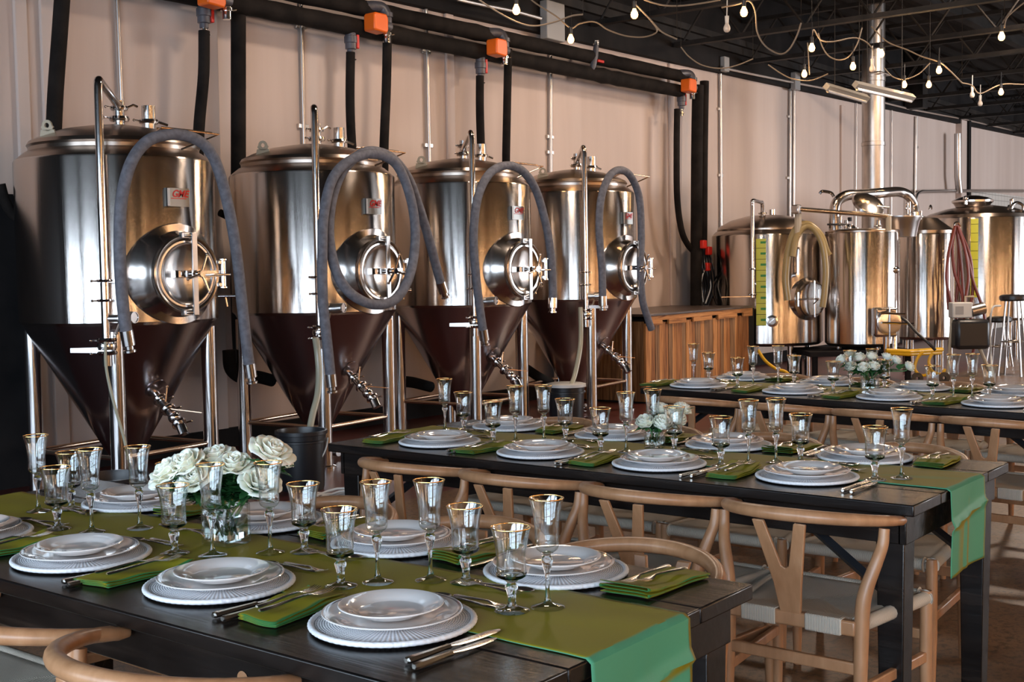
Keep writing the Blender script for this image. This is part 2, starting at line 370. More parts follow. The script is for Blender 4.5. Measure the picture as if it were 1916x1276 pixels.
W_STOPS = [[(.3, (.16, .055, .016)), (.5, (.50, .215, .065)), (.75, (.66, .33, .12))],
           [(.3, (.09, .032, .010)), (.5, (.34, .135, .040)), (.75, (.50, .23, .08))],
           [(.3, (.06, .030, .015)), (.5, (.24, .12, .05)), (.75, (.42, .24, .11))]]
M_planks = [wood('pallet_wood', s_) for s_ in W_STOPS]
M_plankx = wood('pallet_wood_rail', W_STOPS[0], axis='x')
M_ctop = noisy('dark_counter_top', [(.3, (.045, .030, .024)), (.7, (.095, .066, .052))], .32, (.5, 6, 6), 4)
M_warmwood = wood('warm_wood_cladding', [(.3, (.08, .030, .010)), (.5, (.42, .20, .07)), (.75, (.68, .38, .16))])

# ================================================================== THE ROOM
WY = 8.18                      # brewery wall
def struct(name, mb, m, **k):
    o = mb.build(name, m, **k); o['kind'] = 'structure'; return o
struct('floor', MB().box(-4.3, 32, -8, 5.25, -.1, 0), M_floor, smooth=False)
struct('floor_red', MB().box(-4.3, 32, 5.25, 8.6, -.1, 0), M_red, smooth=False)
struct('wall_back_unlit', MB().box(-4.3, 3.1, WY - .01, WY + .3, 0, 5.6), M_black, smooth=False)  # unseen left stretch coloured black for lack of light, darkens tank reflections
mb = MB(); mb.box(3.1, 26.3, WY, WY + .3, 0, 5.6)
struct('wall_back', mb, M_wall, smooth=False)
mb = MB(); mb.box(26.3, 32, WY, WY + .3, 3.0, 5.6)
o = struct('wall_back_upper', mb, M_wall, smooth=False)
struct('wall_back_tiled', MB().box(26.3, 32, WY - .02, WY + .3, 0, 3.0), M_tile, smooth=False)
struct('wall_right', MB().box(32, 32.3, -8, 8.6, 0, 5.6), M_wall, smooth=False)
# the wall opposite the tanks: warm timber cladding, black frames
mb = MB(); mb.box(-4.3, 32, -8.3, -8, 0, 5.6)
mb = MB(); xs = [-4.3] + [q for ab in WINR for q in ab] + [32]
for i in range(0, len(xs), 2): mb.box(xs[i], xs[i + 1], -8.3, -8, 0, 5.6)
for a, b in WINR: mb.box(a, b, -8.3, -8, 0, .9); mb.box(a, b, -8.3, -8, 4.3, 5.6)
struct('wall_front', mb, M_warmwood, smooth=False)
for i, (a, b) in enumerate(WINR):
    mb = MB()
    for x in (a, (a + b) / 2, b): mb.box(x - .03, x + .03, -8.05, -7.95, .9, 4.3)
    for z in (.9, 2.0, 3.1, 4.3): mb.box(a, b, -8.04, -7.96, z - .025, z + .025)
    struct('window_%d' % (i + 5), mb, M_window, smooth=False)  # frames of the added unseen openings
# left wall with four tall openings
mb = MB(); ys = [-8] + [q for ab in WINS for q in ab] + [8.6]
for i in range(0, len(ys), 2): mb.box(WINX - .3, WINX, ys[i], ys[i + 1], 0, 5.6)
for a, b in WINS: mb.box(WINX - .3, WINX, a, b, 0, .4); mb.box(WINX - .3, WINX, a, b, 3.6, 5.6)
struct('wall_left', mb, M_black, smooth=False)
for i, (a, b) in enumerate(WINS):
    mb = MB()
    for y in (a, a + (b - a) / 3, a + 2 * (b - a) / 3, b): mb.box(WINX - .08, WINX + .02, y - .03, y + .03, .4, 3.6)
    for z in (.4, 1.2, 2.0, 2.8, 3.6): mb.box(WINX - .07, WINX + .01, a, b, z - .025, z + .025)
    struct('window_%d' % (i + 1), mb, M_window, smooth=False)
struct('wall_left_added', MB().box(3.1, 4.62, WY - .34, WY, 0, 2.02), M_black, smooth=False)  # added dark block, keeps window light off the wall and stands for its shade
# roof deck with ribs, open web joists across the room, purlins, dark band over the wall
mb = MB()
def deckz(u, v):
    y = -8.3 + 16.9 * v; k = int(round(v * 168)) % 4
    return (-4.3 + 36.6 * u, y, 5.35 + (.05 if k in (0, 1) else 0))
mb.grid(1, 168, deckz)
struct('ceiling', mb, M_deck, smooth=False)
def wl(x, y, Y=WY): return oy(x, y, Y)
mb = MB(); mb.prism([(-4.3, 3.98), (8.0, 4.03), (14.2, 4.11), (20.3, 4.2), (32, 4.42), (32, 5.5), (-4.3, 5.5)], WY - .10, WY - .005, axis='y')
struct('trim_1', mb, M_black, smooth=False)
mb = MB(); mb.box(-4.3, 32, WY - .16, WY - .10, 4.42, 4.55); mb.box(-4.3, 32, WY - .22, WY - .10, 4.52, 4.6)
struct('beam_1', mb, M_steelblk, smooth=False)
def joist(x, zb=4.18, y0=-8.0, y1=8.05):
    mb = MB(); zt = zb + .62
    for dx in (-.035, .006): mb.box(x + dx, x + dx + .03, y0, y1, zb, zb + .055)
    mb.box(x - .05, x + .05, y0, y1, zb - .004, zb)
    for dx in (-.035, .006): mb.box(x + dx, x + dx + .03, y0, y1, zt - .05, zt)
    y = y1 - .1; up = True; n = 0
    while y > y0 + .5:
        mb.tube([(x, y, zb + .03 if up else zt - .03), (x, y - .42, zt - .03 if up else zb + .03)], .014, 6)
        y -= .42; up = not up
    return mb
for i, x in enumerate((-3.2, -1.3, .6, 2.5, 4.4, 6.3, 8.2, 10.1, 11.95, 13.85, 15.75, 17.6, 19.45, 21.3, 23.2, 25.1, 27, 29)):
    struct('beam_%d' % (i + 2), joist(x, 4.18 + .012 * i), M_steelblk, smooth=False)
for i, y in enumerate((-5.2, -2.4, .4, 3.2, 6.0)):
    mb = MB(); mb.box(-4.3, 32, y - .02, y + .02, 5.12, 5.3); mb.box(-4.3, 32, y - .07, y + .07, 5.10, 5.13)
    struct('beam_%d' % (i + 30), mb, M_steelblk, smooth=False)
# big girder towards the far right and the dark steel post hanging over the wall
p = wl(1716, 160, WY - .3)
struct('beam_40', MB().box(p.x - .13, p.x + .13, WY - .45, WY - .12, 4.28, 5.3), M_steelblk, smooth=False)
p = wl(1806, 240, WY - .1)
struct('column_1', MB().box(p.x - .28, p.x + .05, WY - .12, WY, 0, 4.6), M_wall, smooth=False)
struct('column_2', MB().box(p.x + .06, p.x + .2, WY - .16, WY, 0, 4.62), M_black, smooth=False)
struct('baseboard_back', MB().box(-4.3, 26.3, WY - .05, WY, 0, .16), M_black, smooth=False)
# shallow panel ribs of the precast wall
for i, (px, wd) in enumerate(((45, .10), (95, .12), (395, .16), (842, .12), (1255, .12), (1575, .16))):
    p = wl(px, 300)
    struct('trim_%d' % (i + 2), MB().box(p.x - wd / 2, p.x + wd / 2, WY - .035, WY, 0, 4.1), M_wall, bevel=.01, smooth=False)

# ------------------------------------------------------------------ pipes on the wall
def pipe_thing(name, label, cat, pts, r, m, seg=12, group=None, parts=()):
    o = MB().tube(pts, r, seg).build(name, m); tag(o, label, cat, group); return o
PY = WY - .30
def bumpy(p0, p1, r, n=60):
    P = [p0.lerp(p1, i / n) for i in range(n + 1)]
    rnd = random.Random(int(r * 1e4) + int(p0.x * 10))
    return P, [r * (1 + .10 * (rnd.random() - .5) + (.12 if rnd.random() < .06 else 0)) for _ in P]
a = oy(800, 41, PY); b = oy(1290, 146, PY); d = (b - a).normalized(); P, rr = bumpy(a - d * 4.2, b, .075)
o = MB().tube(P, rr, 14).build('insulated_pipe', M_pipe); tag(o, 'upper of the two long black insulated glycol pipes along the wall', 'pipe')
a = oy(560, 30, PY); b = oy(1275, 171, PY); d = (b - a).normalized(); P, rr = bumpy(a - d * 3.4, b, .078)
o = MB().tube(P, rr, 14).build('insulated_pipe', M_pipe); tag(o, 'lower of the two long black insulated glycol pipes along the wall', 'pipe')
def riser(px_pts, Y, r, label):
    o = MB().tube(spline([oy(x, y, Y) for x, y in px_pts], 6), r, 12).build('drop_pipe', M_pipe)
    return tag(o, label, 'pipe')
riser([(119, -40), (112, 60), (103, 190), (98, 330), (96, 420)], PY, .055, 'black insulated drop pipe behind the left end tank')
riser([(446, -40), (446, 90), (446, 330), (446, 560), (452, 700)], PY + .05, .062, 'thick straight black pipe between the first and second tanks')
riser([(382, 58), (381, 140), (373, 230), (370, 300)], PY, .045, 'black drop pipe under the red handled valve behind the first tank')
riser([(656, 98), (655, 180), (657, 250), (663, 330)], PY, .042, 'black drop pipe under the red valve behind the second tank')
riser([(725, 48), (723, 160), (719, 260), (718, 330)], PY - .06, .044, 'black drop pipe under the orange actuator behind the second tank')
riser([(898, 142), (898, 210), (901, 300), (903, 340)], PY, .042, 'black drop pipe under the red valve behind the third tank')
riser([(951, 92), (949, 190), (947, 290), (947, 340)], PY - .06, .042, 'black drop pipe under the orange actuator behind the third tank')
riser([(1267, 204), (1266, 280), (1267, 370), (1275, 430), (1287, 458), (1300, 474), (1308, 500), (1310, 560), (1310, 620)], PY, .04, 'thin curved black hose pipe left of the double riser')
riser([(1306, 160), (1304, 280), (1303, 460), (1302, 640)], PY - .06, .075, 'thick front black riser pipe dropping behind the wooden counter')
riser([(1318, 152), (1316, 280), (1315, 430), (1313, 640)], PY, .06, 'rear black riser pipe beside the thick one, above the counter')
riser([(0, 345), (8, 372), (24, 400), (60, 420)], 7.6, .035, 'black hose leaving the frame left of the first tank')
riser([(412, 398), (430, 406), (446, 408)], 7.6, .03, 'short black hose behind the shoulder of the second tank')
for pts, lb in (([(428, 655), (432, 690), (455, 708), (480, 705), (510, 712)], 'black hose sagging low between the first and second tanks'),
                ([(742, 700), (752, 712), (775, 716), (806, 724)], 'black hose stub low between the second and third tanks'),
                ([(985, 690), (1000, 700), (1020, 712), (1030, 716)], 'black hose stub low between the third and fourth tanks')):
    riser(pts, 7.5, .05, lb)
def ball_valve(px, py, label, side=1):
    p = oy(px, py, PY); t = empty('ball_valve', p, 0, label, 'valve')
    b_ = MB(); b_.lathe([(.0, -.12), (.035, -.12), (.035, -.085), (.05, -.08), (.05, -.03), (.058, -.025), (.058, .03), (.05, .035), (.05, .08), (.038, .085), (.038, .14), (0, .14)], 20)
    b_.build('valve_body', M_pvc, t)
    h = MB(); h.box(.05 * side, .085 * side, -.03, .03, -.07, .075) if side > 0 else h.box(-.085, -.05, -.03, .03, -.07, .075)
    h.box(min(.03 * side, .06 * side), max(.03 * side, .06 * side), -.012, .012, -.012, .012)
    h.build('handle', M_pred, t, bevel=.008)
    f = MB(); f.lathe([(0, -.21), (.026, -.21), (.026, -.185), (.034, -.18), (.034, -.165), (.022, -.16), (.022, -.12), (0, -.12)], 16)
    f.tube([(.02, 0, -.175), (.06, 0, -.165)], .008, 8); f.build('hose_coupling', M_ss, t)
for px, py, lb in ((381, 24, 'grey valve with red handle above the gap right of the first tank'),
                   (656, 75, 'grey valve with red handle between the second tank pipes'),
                   (899, 123, 'grey valve with red handle behind the third tank'),
                   (1275, 186, 'grey valve with red handle left of the double riser')): ball_valve(px, py, lb)
o = empty('ball_valve', oy(1114, 112, PY - .05), 0, 'small grey valve with red lever hanging from the upper long pipe', 'valve')
MB().tube([(.02, 0, .17), (.0, 0, .05), (-.05, 0, -.08), (-.06, 0, -.13)], [.03, .035, .035, .012], 12).build('valve_body', M_pvc, o)
MB().box(-.01, .11, -.05, -.02, -.03, 0).build('handle', M_pred, o, bevel=.006)
MB().tube([(.02, 0, .22), (.02, 0, .17)], .035, 12).build('hose_coupling', M_ss, o)
def actuator(px, py, label, s=1.0):
    p = oy(px, py, PY - .15); t = empty('actuated_valve', p, 0, label, 'valve')
    MB().prism([(-.085, -.075), (.075, -.085), (.09, -.05), (.09, .05), (.07, .085), (-.075, .085), (-.09, .06), (-.09, -.06)], -.075, .065, axis='y').build('actuator_housing', M_porange, t, bevel=.014)
    MB().tube([(.10, 0, 0), (.19, .02, 0)], .045, 14).build('valve_body', M_pvc, t)
    e = MB(); e.tube(spline([(.0, .13, .17), (.10, .10, .18), (.17, .07, .17), (.19, .05, .10), (.19, .05, -.02)], 5), .05, 14)
    e.tube([(.19, .05, .13), (.19, .05, .09)], .062, 14); e.build('pipe_elbow', M_pvc, t)
    c = MB(); c.tube([(.19, .05, -.01), (.19, .05, -.14)], .036, 14); c.tube([(.19, .05, -.05), (.19, .05, -.075)], .05, 14); c.tube([(.23, .05, -.06), (.27, .03, -.05)], .01, 8)
    c.build('pipe_clamp', M_ss, t)
actuator(703, 44, 'orange box actuator on the pipes above the second tank')
actuator(929, 90, 'orange box actuator on the pipes above the third tank')
actuator(1288, 161, 'orange box actuator at the end of the pipes by the double riser')
actuator(395, -6, 'orange box actuator at the top edge left of the thick pipe')
def conduit(px0, py0, px1, py1, label, r=.014, cl=()):
    a = oy(px0, py0, WY - .03); b = oy(px1, py1, WY - .03); a.z = max(a.z, a.z)
    t = empty('wall_conduit', (a.x, WY - .03, 0), 0, label, 'conduit')
    MB().tube([(0, 0, a.z), (b.x - a.x, 0, b.z)], r, 10).build('tube', M_conduit, t)
    for q in cl:
        c = oy(q[0], q[1], WY - .03); k = MB(); k.box(c.x - a.x - .06, c.x - a.x + .06, .0, .03, c.z - .02, c.z + .02); k.build('pipe_strap', M_conduit, t, bevel=.004)
conduit(218, -30, 232, 300, 'thin steel conduit on the wall above the left end tank', .016)
conduit(562, -30, 570, 330, 'thin steel conduit on the wall behind the second tank', .017, [(564, 49), (569, 236)])
conduit(796, -30, 804, 330, 'thin steel conduit on the wall between second and third tanks', .018, [(799, 97), (803, 272)])
conduit(1030, 56, 1030, 330, 'steel conduit dropping from the grey box above the fourth tank', .02, [(1031, 256), (1031, 285)])
conduit(1348, 134, 1350, 620, 'steel conduit on the wall right of the double riser', .02, [(1349, 204), (1350, 328)])
conduit(1479, 160, 1477, 560, 'left of two close steel conduits above the yellow scaled tank', .021, [(1479, 218), (1477, 333)])
conduit(1486, 160, 1484, 560, 'right of two close steel conduits above the yellow scaled tank', .021)
conduit(1603, 185, 1600, 560, 'thin dark conduit just left of the exhaust duct', .012)
conduit(1669, 190, 1667, 560, 'thin dark conduit just right of the exhaust duct', .012)
conduit(1714, 218, 1710, 520, 'steel conduit under the dark hanging steel post', .03, [(1717, 275)])
t = empty('wall_conduit', (0, 0, 0), 0, 'bright steel conduit running along under the roof band', 'conduit')
MB().tube([oy(1350, 126, WY - .14), oy(1480, 153, WY - .14), oy(1560, 168, WY - .14), oy(1700, 203, WY - .14), oy(1800, 222, WY - .14), oy(1916, 248, WY - .14)], .022, 8).build('tube', M_conduit, t)
tag(MB().box(-.17, .17, -.1, 0, -.22, .2).build('junction_box', M_grey, loc=oy(1027, 40, WY - .12), bevel=.01), 'large grey junction box high on the wall above the fourth tank', 'electrical box')
tag(MB().box(-.07, .07, -.07, 0, -.1, .1).build('junction_box', M_grey, loc=oy(1352, 121, WY - .1), bevel=.008), 'small grey conduit box right of the double riser', 'electrical box')
tag(MB().box(-.09, .09, -.08, 0, -.13, .13).build('junction_box', M_grey, loc=oy(1484, 153, WY - .1), bevel=.008), 'small grey conduit box above the close pair of conduits', 'electrical box')
# white conduits near the top going to the box
tag(MB().tube(spline([oy(855, -2, WY - .3), oy(900, 8, WY - .3), oy(960, 20, WY - .3), oy(1012, 34, WY - .3)], 4), .02, 8).build('wall_conduit', M_conduit), 'white conduit sloping down to the large grey junction box', 'conduit')
# light fittings (switched off) near the duct
def strip(x0, y0, x1, y1, label):
    a = pd(x0, y0, 14.6); b = pd(x1, y1, 15.4); t = empty('light_fitting', a, 0, label, 'ceiling light'); d_ = b - a
    MB().tube([(0, 0, 0), d_], .05, 4).build('housing', M_strip, t)
    MB().tube([d_ * .03 - Vector((0, 0, .05)), d_ * .97 - Vector((0, 0, .05))], .02, 8).build('lamp_tube', M_conduit, t)
    for q in (.2, .8): MB().tube([d_ * q, Vector((d_.x * q, d_.y * q, 5.33 - a.z))], .006, 6).build('hanger_rod', M_steelblk, t)
strip(1546, 162, 1622, 184, 'narrow unlit strip light left of the exhaust duct')
strip(1600, 158, 1708, 183, 'narrow unlit strip light passing in front of the exhaust duct')
# round exhaust duct
p = pd(1634, 300, 17.2)
t = empty('exhaust_duct', (p.x, p.y, 0), 0, 'round galvanised exhaust duct rising to the dark roof', 'duct')
MB().tube([(0, 0, 1.6), (0, 0, 5.3)], .158, 28).build('duct_pipe', M_galv, t)
for z in (3.15, 4.05, 4.95): MB().lathe([(.158, z - .03), (.166, z - .025), (.166, z + .025), (.158, z + .03)], 28).build('seam_band', M_galv, t)
MB().tube([(-.2, -.02, 4.12), (-.2, -.17, 4.12), (.2, -.17, 4.12), (.2, 0, 4.12)], .012, 6).build('duct_bracket', M_conduit, t)
# thin pipe bent over the right hand tank and its window frame line
t = tag(MB().tube(spline([oy(1714, 420, WY - .2), oy(1714, 372, WY - .2), oy(1722, 359, WY - .2), oy(1740, 358, WY - .2), oy(1790, 357, WY - .2), oy(1850, 357, WY - .2), oy(1930, 357, WY - .2)], 4), .03, 10).build('steam_pipe', M_ssb),
        'thin horizontal steel pipe on the wall above the right hand kettle', 'pipe')
for x, lb in ((1790, 'left of two short angled pipes on the wall above the right kettle'),):
    tag(MB().tube([oy(1792, 250, WY - .25), oy(1792, 330, WY - .25), oy(1795, 360, WY - .25)], .07, 12).build('steam_pipe', M_ssb), lb, 'pipe')

# ------------------------------------------------------------------ string lights
def string_light(label, paths, lit, off, zb=3.72):
    """paths: cable px runs; bulbs hang at the depth given by a bulb height of zb"""
    def dep(x, y): return (oz(x, y, zb) - EYE).dot(F2)
    D = [dep(*q) for q in lit] or [12]
    root = None
    base = pd(*(lit or off)[0], dep(*(lit or off)[0]))
    root = empty('string_light', base, 0, label, 'string light')
    iv = -base
    for k, (path, dd) in enumerate(paths):
        P = []
        for i, q in enumerate(path):
            t_ = i / (len(path) - 1); P.append(pd(q[0], q[1], dd[0] * (1 - t_) + dd[1] * t_) + iv)
        MB().tube(spline(P, 6), .008, 6).build('cable', M_cordw, root)
        for e_ in (P[0], P[-1]):
            if k == 0: MB().tube([e_, Vector((e_.x, e_.y, 5.33 - base.z))], .003, 4).build('hanging_wire', M_steelblk, root)
    for q, on in [(q, 1) for q in lit] + [(q, 0) for q in off]:
        c = pd(q[0], q[1], dep(*q)) + iv
        s_ = MB(); s_.tube([c + Vector((0, 0, .045)), c + Vector((0, 0, .11))], [.017, .02], 10); s_.tube([c + Vector((0, 0, .10)), c + Vector((.01, .0, .26))], .006, 6)
        so = s_.build('bulb_socket', M_pbk if on else M_pwh, root)
        b_ = MB(); prof = [(0, -.045), (.016, -.042), (.029, -.028), (.034, -.008), (.030, .012), (.019, .032), (.015, .05), (0, .05)]
        b_.lathe(prof, 14, m=Matrix.Translation(c)); b_.build('bulb', M_bulbw if on else M_bulboff, root)
        if on:
            pl_ = bpy.data.lights.new('bulb_light', 'POINT'); pl_.energy = 11; pl_.color = (1, .60, .27); pl_.shadow_soft_size = .05
            po = bpy.data.objects.new('bulb_light', pl_); col.objects.link(po); po.parent = root; po.location = c
DP = lambda x, y, z=3.72: (oz(x, y, z) - EYE).dot(F2)
def same(pts, x, y): d_ = DP(x, y); return (pts, (d_, d_))
string_light('string light cable swagging in front of the large grey junction box', [same([(880, -18), (897, 0), (941, 28), (975, 44), (1003, 48.5), (1038, 41), (1069, 30), (1091, 27)], 966, 18)], [(966, 18)], [])
string_light('string light loop with one lit bulb just right of the junction box', [same([(985, -8), (1005, 8), (1040, 30), (1068, 52), (1085, 44), (1113, 41), (1138, 56), (1170, 67), (1201, 69.5), (1223, 64), (1229, 55), (1216, 36)], 1068, 73)], [(1068, 73)], [])
string_light('string light run with one lit bulb right of centre at the top edge', [same([(1187, 6), (1216, 36), (1238, 59.5), (1267, 73.6)], 1187, 26), same([(1200, -6), (1207, 0), (1238, 9.4), (1270, 11), (1307, 7), (1348, 0)], 1187, 26)], [(1187, 26)], [])
string_light('deep hanging string light loop with a lit and a white unlit bulb', [same([(1350, 14), (1380, 8), (1402, 2), (1413, 22), (1417, 60), (1432, 86), (1458, 101), (1476, 93), (1491, 67), (1499, 43)], 1392, 22)], [(1392, 22)], [(1360, 52)])
string_light('string light cable over the orange actuator by the double riser', [same([(1274, 88), (1289, 106), (1314, 122), (1348, 128), (1379, 122), (1409, 110)], 1505, 138), same([(1437, 121), (1462, 138), (1484, 148), (1514, 151), (1536, 144), (1549, 138)], 1505, 138), same([(1511, 80), (1513, 112), (1515, 140)], 1505, 138)], [(1505, 138)], [])
string_light('shallow string light swag left of the exhaust duct with two lit bulbs', [same([(1519, 68), (1523, 56), (1536, 75), (1559, 78), (1596, 71), (1618, 77), (1633, 92), (1635, 105)], 1519, 89)], [(1519, 89), (1649, 100)], [(1632, 128)])
string_light('deeper string light swag with one lit bulb left of the exhaust duct', [same([(1531, 62), (1538, 86), (1551, 105), (1570, 112), (1589, 105), (1604, 82), (1613, 52)], 1596, 124)], [(1596, 124)], [])
string_light('string light loop right of the duct with two small lit bulbs', [same([(1654, 127), (1671, 144), (1693, 148), (1719, 138), (1740, 118)], 1692, 158)], [(1692, 158), (1738, 158)], [])
string_light('string light run with one large lit bulb right of the duct', [same([(1630, 49), (1660, 78), (1697, 93), (1723, 105), (1757, 116), (1775, 130), (1800, 155)], 1757, 131)], [(1757, 131)], [])
string_light('string light drop with the bulb highest at the right edge', [same([(1916, 5), (1895, 22), (1883, 35), (1879, 52)], 1874, 68)], [(1874, 68)], [])
string_light('low string light run at the right edge with two unlit bulbs', [same([(1800, 155), (1819, 160), (1834, 175), (1873, 158), (1916, 158)], 1873, 172)], [(1873, 172)], [(1819, 177), (1834, 193)])

# further strings over the dining floor behind and beside the camera (they light the room and glint in the steel)
for k, (y, n, lb) in enumerate(((-6.6, 9, 'farthest string of warm bulbs behind the camera'), (-4.6, 9, 'middle string of warm bulbs behind the camera'), (-2.4, 9, 'nearest string of warm bulbs behind the camera'))):
    root = empty('string_light', (0, y, 0), 0, lb, 'string light')
    P = []
    for i in range(n * 2 + 1): P.append((i * 1.15 + .3, 0, 4.1 if i % 2 == 0 else 3.85))
    MB().tube(spline(P, 4), .009, 6).build('cable', M_cordw, root)
    for i in range(n):
        mb = MB(); mb.ball((i * 2.3 + 1.45, 0, 3.76), .034, 12, 8); mb.build('bulb', M_bulb, root)
        MB().tube([(i * 2.3 + 1.45, 0, 3.79), (i * 2.3 + 1.45, 0, 3.87)], .02, 8).build('bulb_socket', M_pbk, root)

for k, (x_, y_) in enumerate(LAMPS):
    t = empty('added_lamp', (x_, y_, 4.79), 0, ('added unseen lamp under the roof over the %s' % ['front table', 'back table', 'brewing vessels side', 'open floor to the right', 'open floor behind the camera'][k]), 'added ceiling lamp')
    MB().lathe([(.30, .0), (.31, .0), (.16, .22), (.08, .26), (0, .26), ], 32).build('lamp_shade', M_steelblk, t); MB().tube([(0, 0, .24), (0, 0, .55)], .01, 6).build('hanger_rod', M_steelblk, t)  # shade and rod of the added lamps

# vertical glowing tubes added to put gold stripes in the tank reflections
M_glowtube = emis('added_warm_glow', (1, .62, .32), 22)
rnd = random.Random(11); tl = []
tx = -3.0
while tx < 17.5: tl.append(tx); tx += rnd.choice((.5, .8, 1.1, .65, 1.5))
for k, x_ in enumerate(tl):
    t = empty('added_glow_tube', (x_, -7.95, 0), 0, 'added vertical glowing tube on the timber wall behind the camera', 'wall lamp', 'added glow tubes on the timber wall')
    h_ = rnd.choice((.0, .25, .5)); MB().tube([(0, 0, .35 + h_), (0, 0, 3.9 - h_ * .5)], rnd.choice((.022, .035, .05)), 8).build('lamp_tube', M_glowtube, t); MB().box(-.06, .06, -.05, -.03, .25 + h_, 4.0 - h_ * .5).build('backplate', M_steelblk, t)

# ================================================================== FERMENTERS
TX0, TSP, TY, TR = 4.83, 1.7635, 7.083, .638
ZB, ZT_ = 1.138, 2.20
def clamp(mb, c, d, r=.03, w_=.012):
    """tri clamp ring with wing nut"""
    mm = axm(c, d)
    mb.lathe([(r * .7, -w_), (r, -w_), (r * 1.12, 0), (r, w_), (r * .7, w_)], 18, m=mm)
    q = mm @ Vector((r * 1.1, 0, 0)); e = (mm.to_3x3() @ Vector((1, .2, 0))).normalized()
    mb.tube([q, q + e * r * 1.0], .006, 6); mb.ball(q + e * r * 1.0, .009, 8, 6)
def make_fermenter(i, pipe_top, label):
    cx = TX0 + i * TSP
    t = empty('fermenter', (cx, TY, 0), 0, label, 'brewing tank', 'conical fermenters along the wall')
    # insulated cylinder with bevelled shoulders
    MB().lathe([(TR - .02, ZB), (TR, ZB + .02), (TR, ZT_ - .012), (TR - .008, ZT_)], 96).build('shell', M_tank, t)
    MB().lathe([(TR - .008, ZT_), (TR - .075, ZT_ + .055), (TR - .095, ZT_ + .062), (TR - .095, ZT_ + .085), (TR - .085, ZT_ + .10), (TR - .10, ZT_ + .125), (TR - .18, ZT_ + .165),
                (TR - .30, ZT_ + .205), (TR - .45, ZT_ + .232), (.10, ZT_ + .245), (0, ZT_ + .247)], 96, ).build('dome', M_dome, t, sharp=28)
    MB().lathe([(0, .10), (.055, .10), (.055, .16), (TR - .02, ZB)], 96).build('cone', M_cone, t, sharp=28)
    mb = MB(); mb.tube([(0, 0, .13), (0, 0, .07), (0, -.08, .05), (0, -.22, .05)], .028, 14); clamp(mb, (0, -.12, .05), (0, 1, 0), .04); mb.build('drain_valve', M_ss, t)
    # legs and brace ring
    for k in range(4):
        a_ = R(232 + 90 * k); lr = .565
        x, y = lr * math.cos(a_), lr * math.sin(a_)
        L = MB(); L.lathe([(0, .02), (.052, .02), (.052, 1.10), (0, 1.12)], 20, m=Matrix.Translation((x, y, 0)))
        L.lathe([(0, 0), (.075, 0), (.075, .015), (.03, .03), (0, .03)], 20, m=Matrix.Translation((x, y, 0)))
        L.build('leg', M_ss, t)
        a2 = a_ + PI / 2
        if k < 4:
            B = MB(); B.tube([(x, y, .30), (lr * math.cos(a2), lr * math.sin(a2), .30)], .016, 10); B.build('brace_bar', M_brass, t)
    # lifting lugs
    for k, ang in enumerate((178, 358)):
        a_ = R(ang); q = Vector((.47 * math.cos(a_), .47 * math.sin(a_), ZT_ + .11))
        mm = Matrix.Translation(q) @ Matrix.Rotation(a_ + PI / 2 + .5, 4, 'Z') @ Matrix.Rotation(R(8), 4, 'X')
        lug = MB(); pts = [(-.065, -.02), (.065, -.02), (.05, .07)]
        for s_ in range(7): tt = PI * s_ / 6; pts.append((.032 * math.cos(tt), .10 + .032 * math.sin(tt)))
        pts.append((-.05, .07))
        # plate with a hole: ring of quads
        hole = [(.016 * math.cos(2 * PI * s_ / 20), .10 + .016 * math.sin(2 * PI * s_ / 20)) for s_ in range(20)]
        outer = []
        for s_ in range(20):
            an = 2 * PI * s_ / 20; dx, dz = math.cos(an), math.sin(an); L_ = .034
            outer.append((L_ * dx * (1.0 if dz > -.3 else 1.35), .10 + L_ * dz * (1 if dz > -.3 else 1.1)))
        for yy in (-.006, .006):
            H = [lug.vert(mm @ Vector((p_[0], yy, p_[1]))) for p_ in hole]; O = [lug.vert(mm @ Vector((p_[0], yy, p_[1]))) for p_ in outer]
            for s_ in range(20): lug.face([H[s_], H[(s_ + 1) % 20], O[(s_ + 1) % 20], O[s_]])
        lug.prism([(-.075, -.03), (.075, -.03), (.046, .073), (-.046, .073)], -.006, .006, axis='y', m=mm)
        recalc(lug.build('lifting_lug', M_cream, t, solid=0))
    # top fittings
    mb = MB(); z0 = ZT_ + .235
    mb.tube([(0.0, -.06, z0), (0.0, -.06, z0 + .17)], .034, 16); clamp(mb, (0, -.06, z0 + .05), (0, 0, 1), .06, .016); clamp(mb, (0, -.06, z0 + .12), (0, 0, 1), .052, .014)
    mb.tube([(.04, -.06, z0 + .12), (.10, -.075, z0 + .15), (.13, -.08, z0 + .14)], .008, 6); mb.build('top_port', M_ss, t)
    mb = MB(); mb.tube([(.20, -.10, z0 - .01), (.20, -.10, z0 + .15)], .045, 18); clamp(mb, (.20, -.10, z0 + .045), (0, 0, 1), .06, .014)
    mb.tube([(.26, -.11, z0 + .05), (.33, -.13, z0 + .03)], .009, 6); mb.build('relief_valve', M_ss, t)
    # cleaning pipe: up the front, over to the top port
    pa = R(229 if i < 3 else 224); pr_ = TR + .105; X, Y = pr_ * math.cos(pa), pr_ * math.sin(pa)
    zt = pipe_top; P = [(X, Y, 1.02), (X, Y, zt - .10), (X * .985, Y * .985, zt - .03), (X * .93, Y * .93, zt), (X * .15, Y * .15 - .05, zt - .06), (0.01, -.06, zt - .10), (0, -.06, ZT_ + .38)]
    pipe = MB(); pp = [P[0], P[1]] + spline(P[1:4], 6)[1:] + spline(P[3:6], 6)[1:] + [P[6]]
    pipe.tube(pp, .026, 16); cp = pipe.build('cleaning_pipe', M_ss, t)
    mb = MB()
    for z in (1.42, 1.30): clamp(mb, (X, Y, z), (0, 0, 1), .046, .008)
    nx, ny = math.cos(pa), math.sin(pa)
    mb.tube([(X, Y, 1.42), (TR * nx * .99, TR * ny * .99, 1.42)], .012, 8)
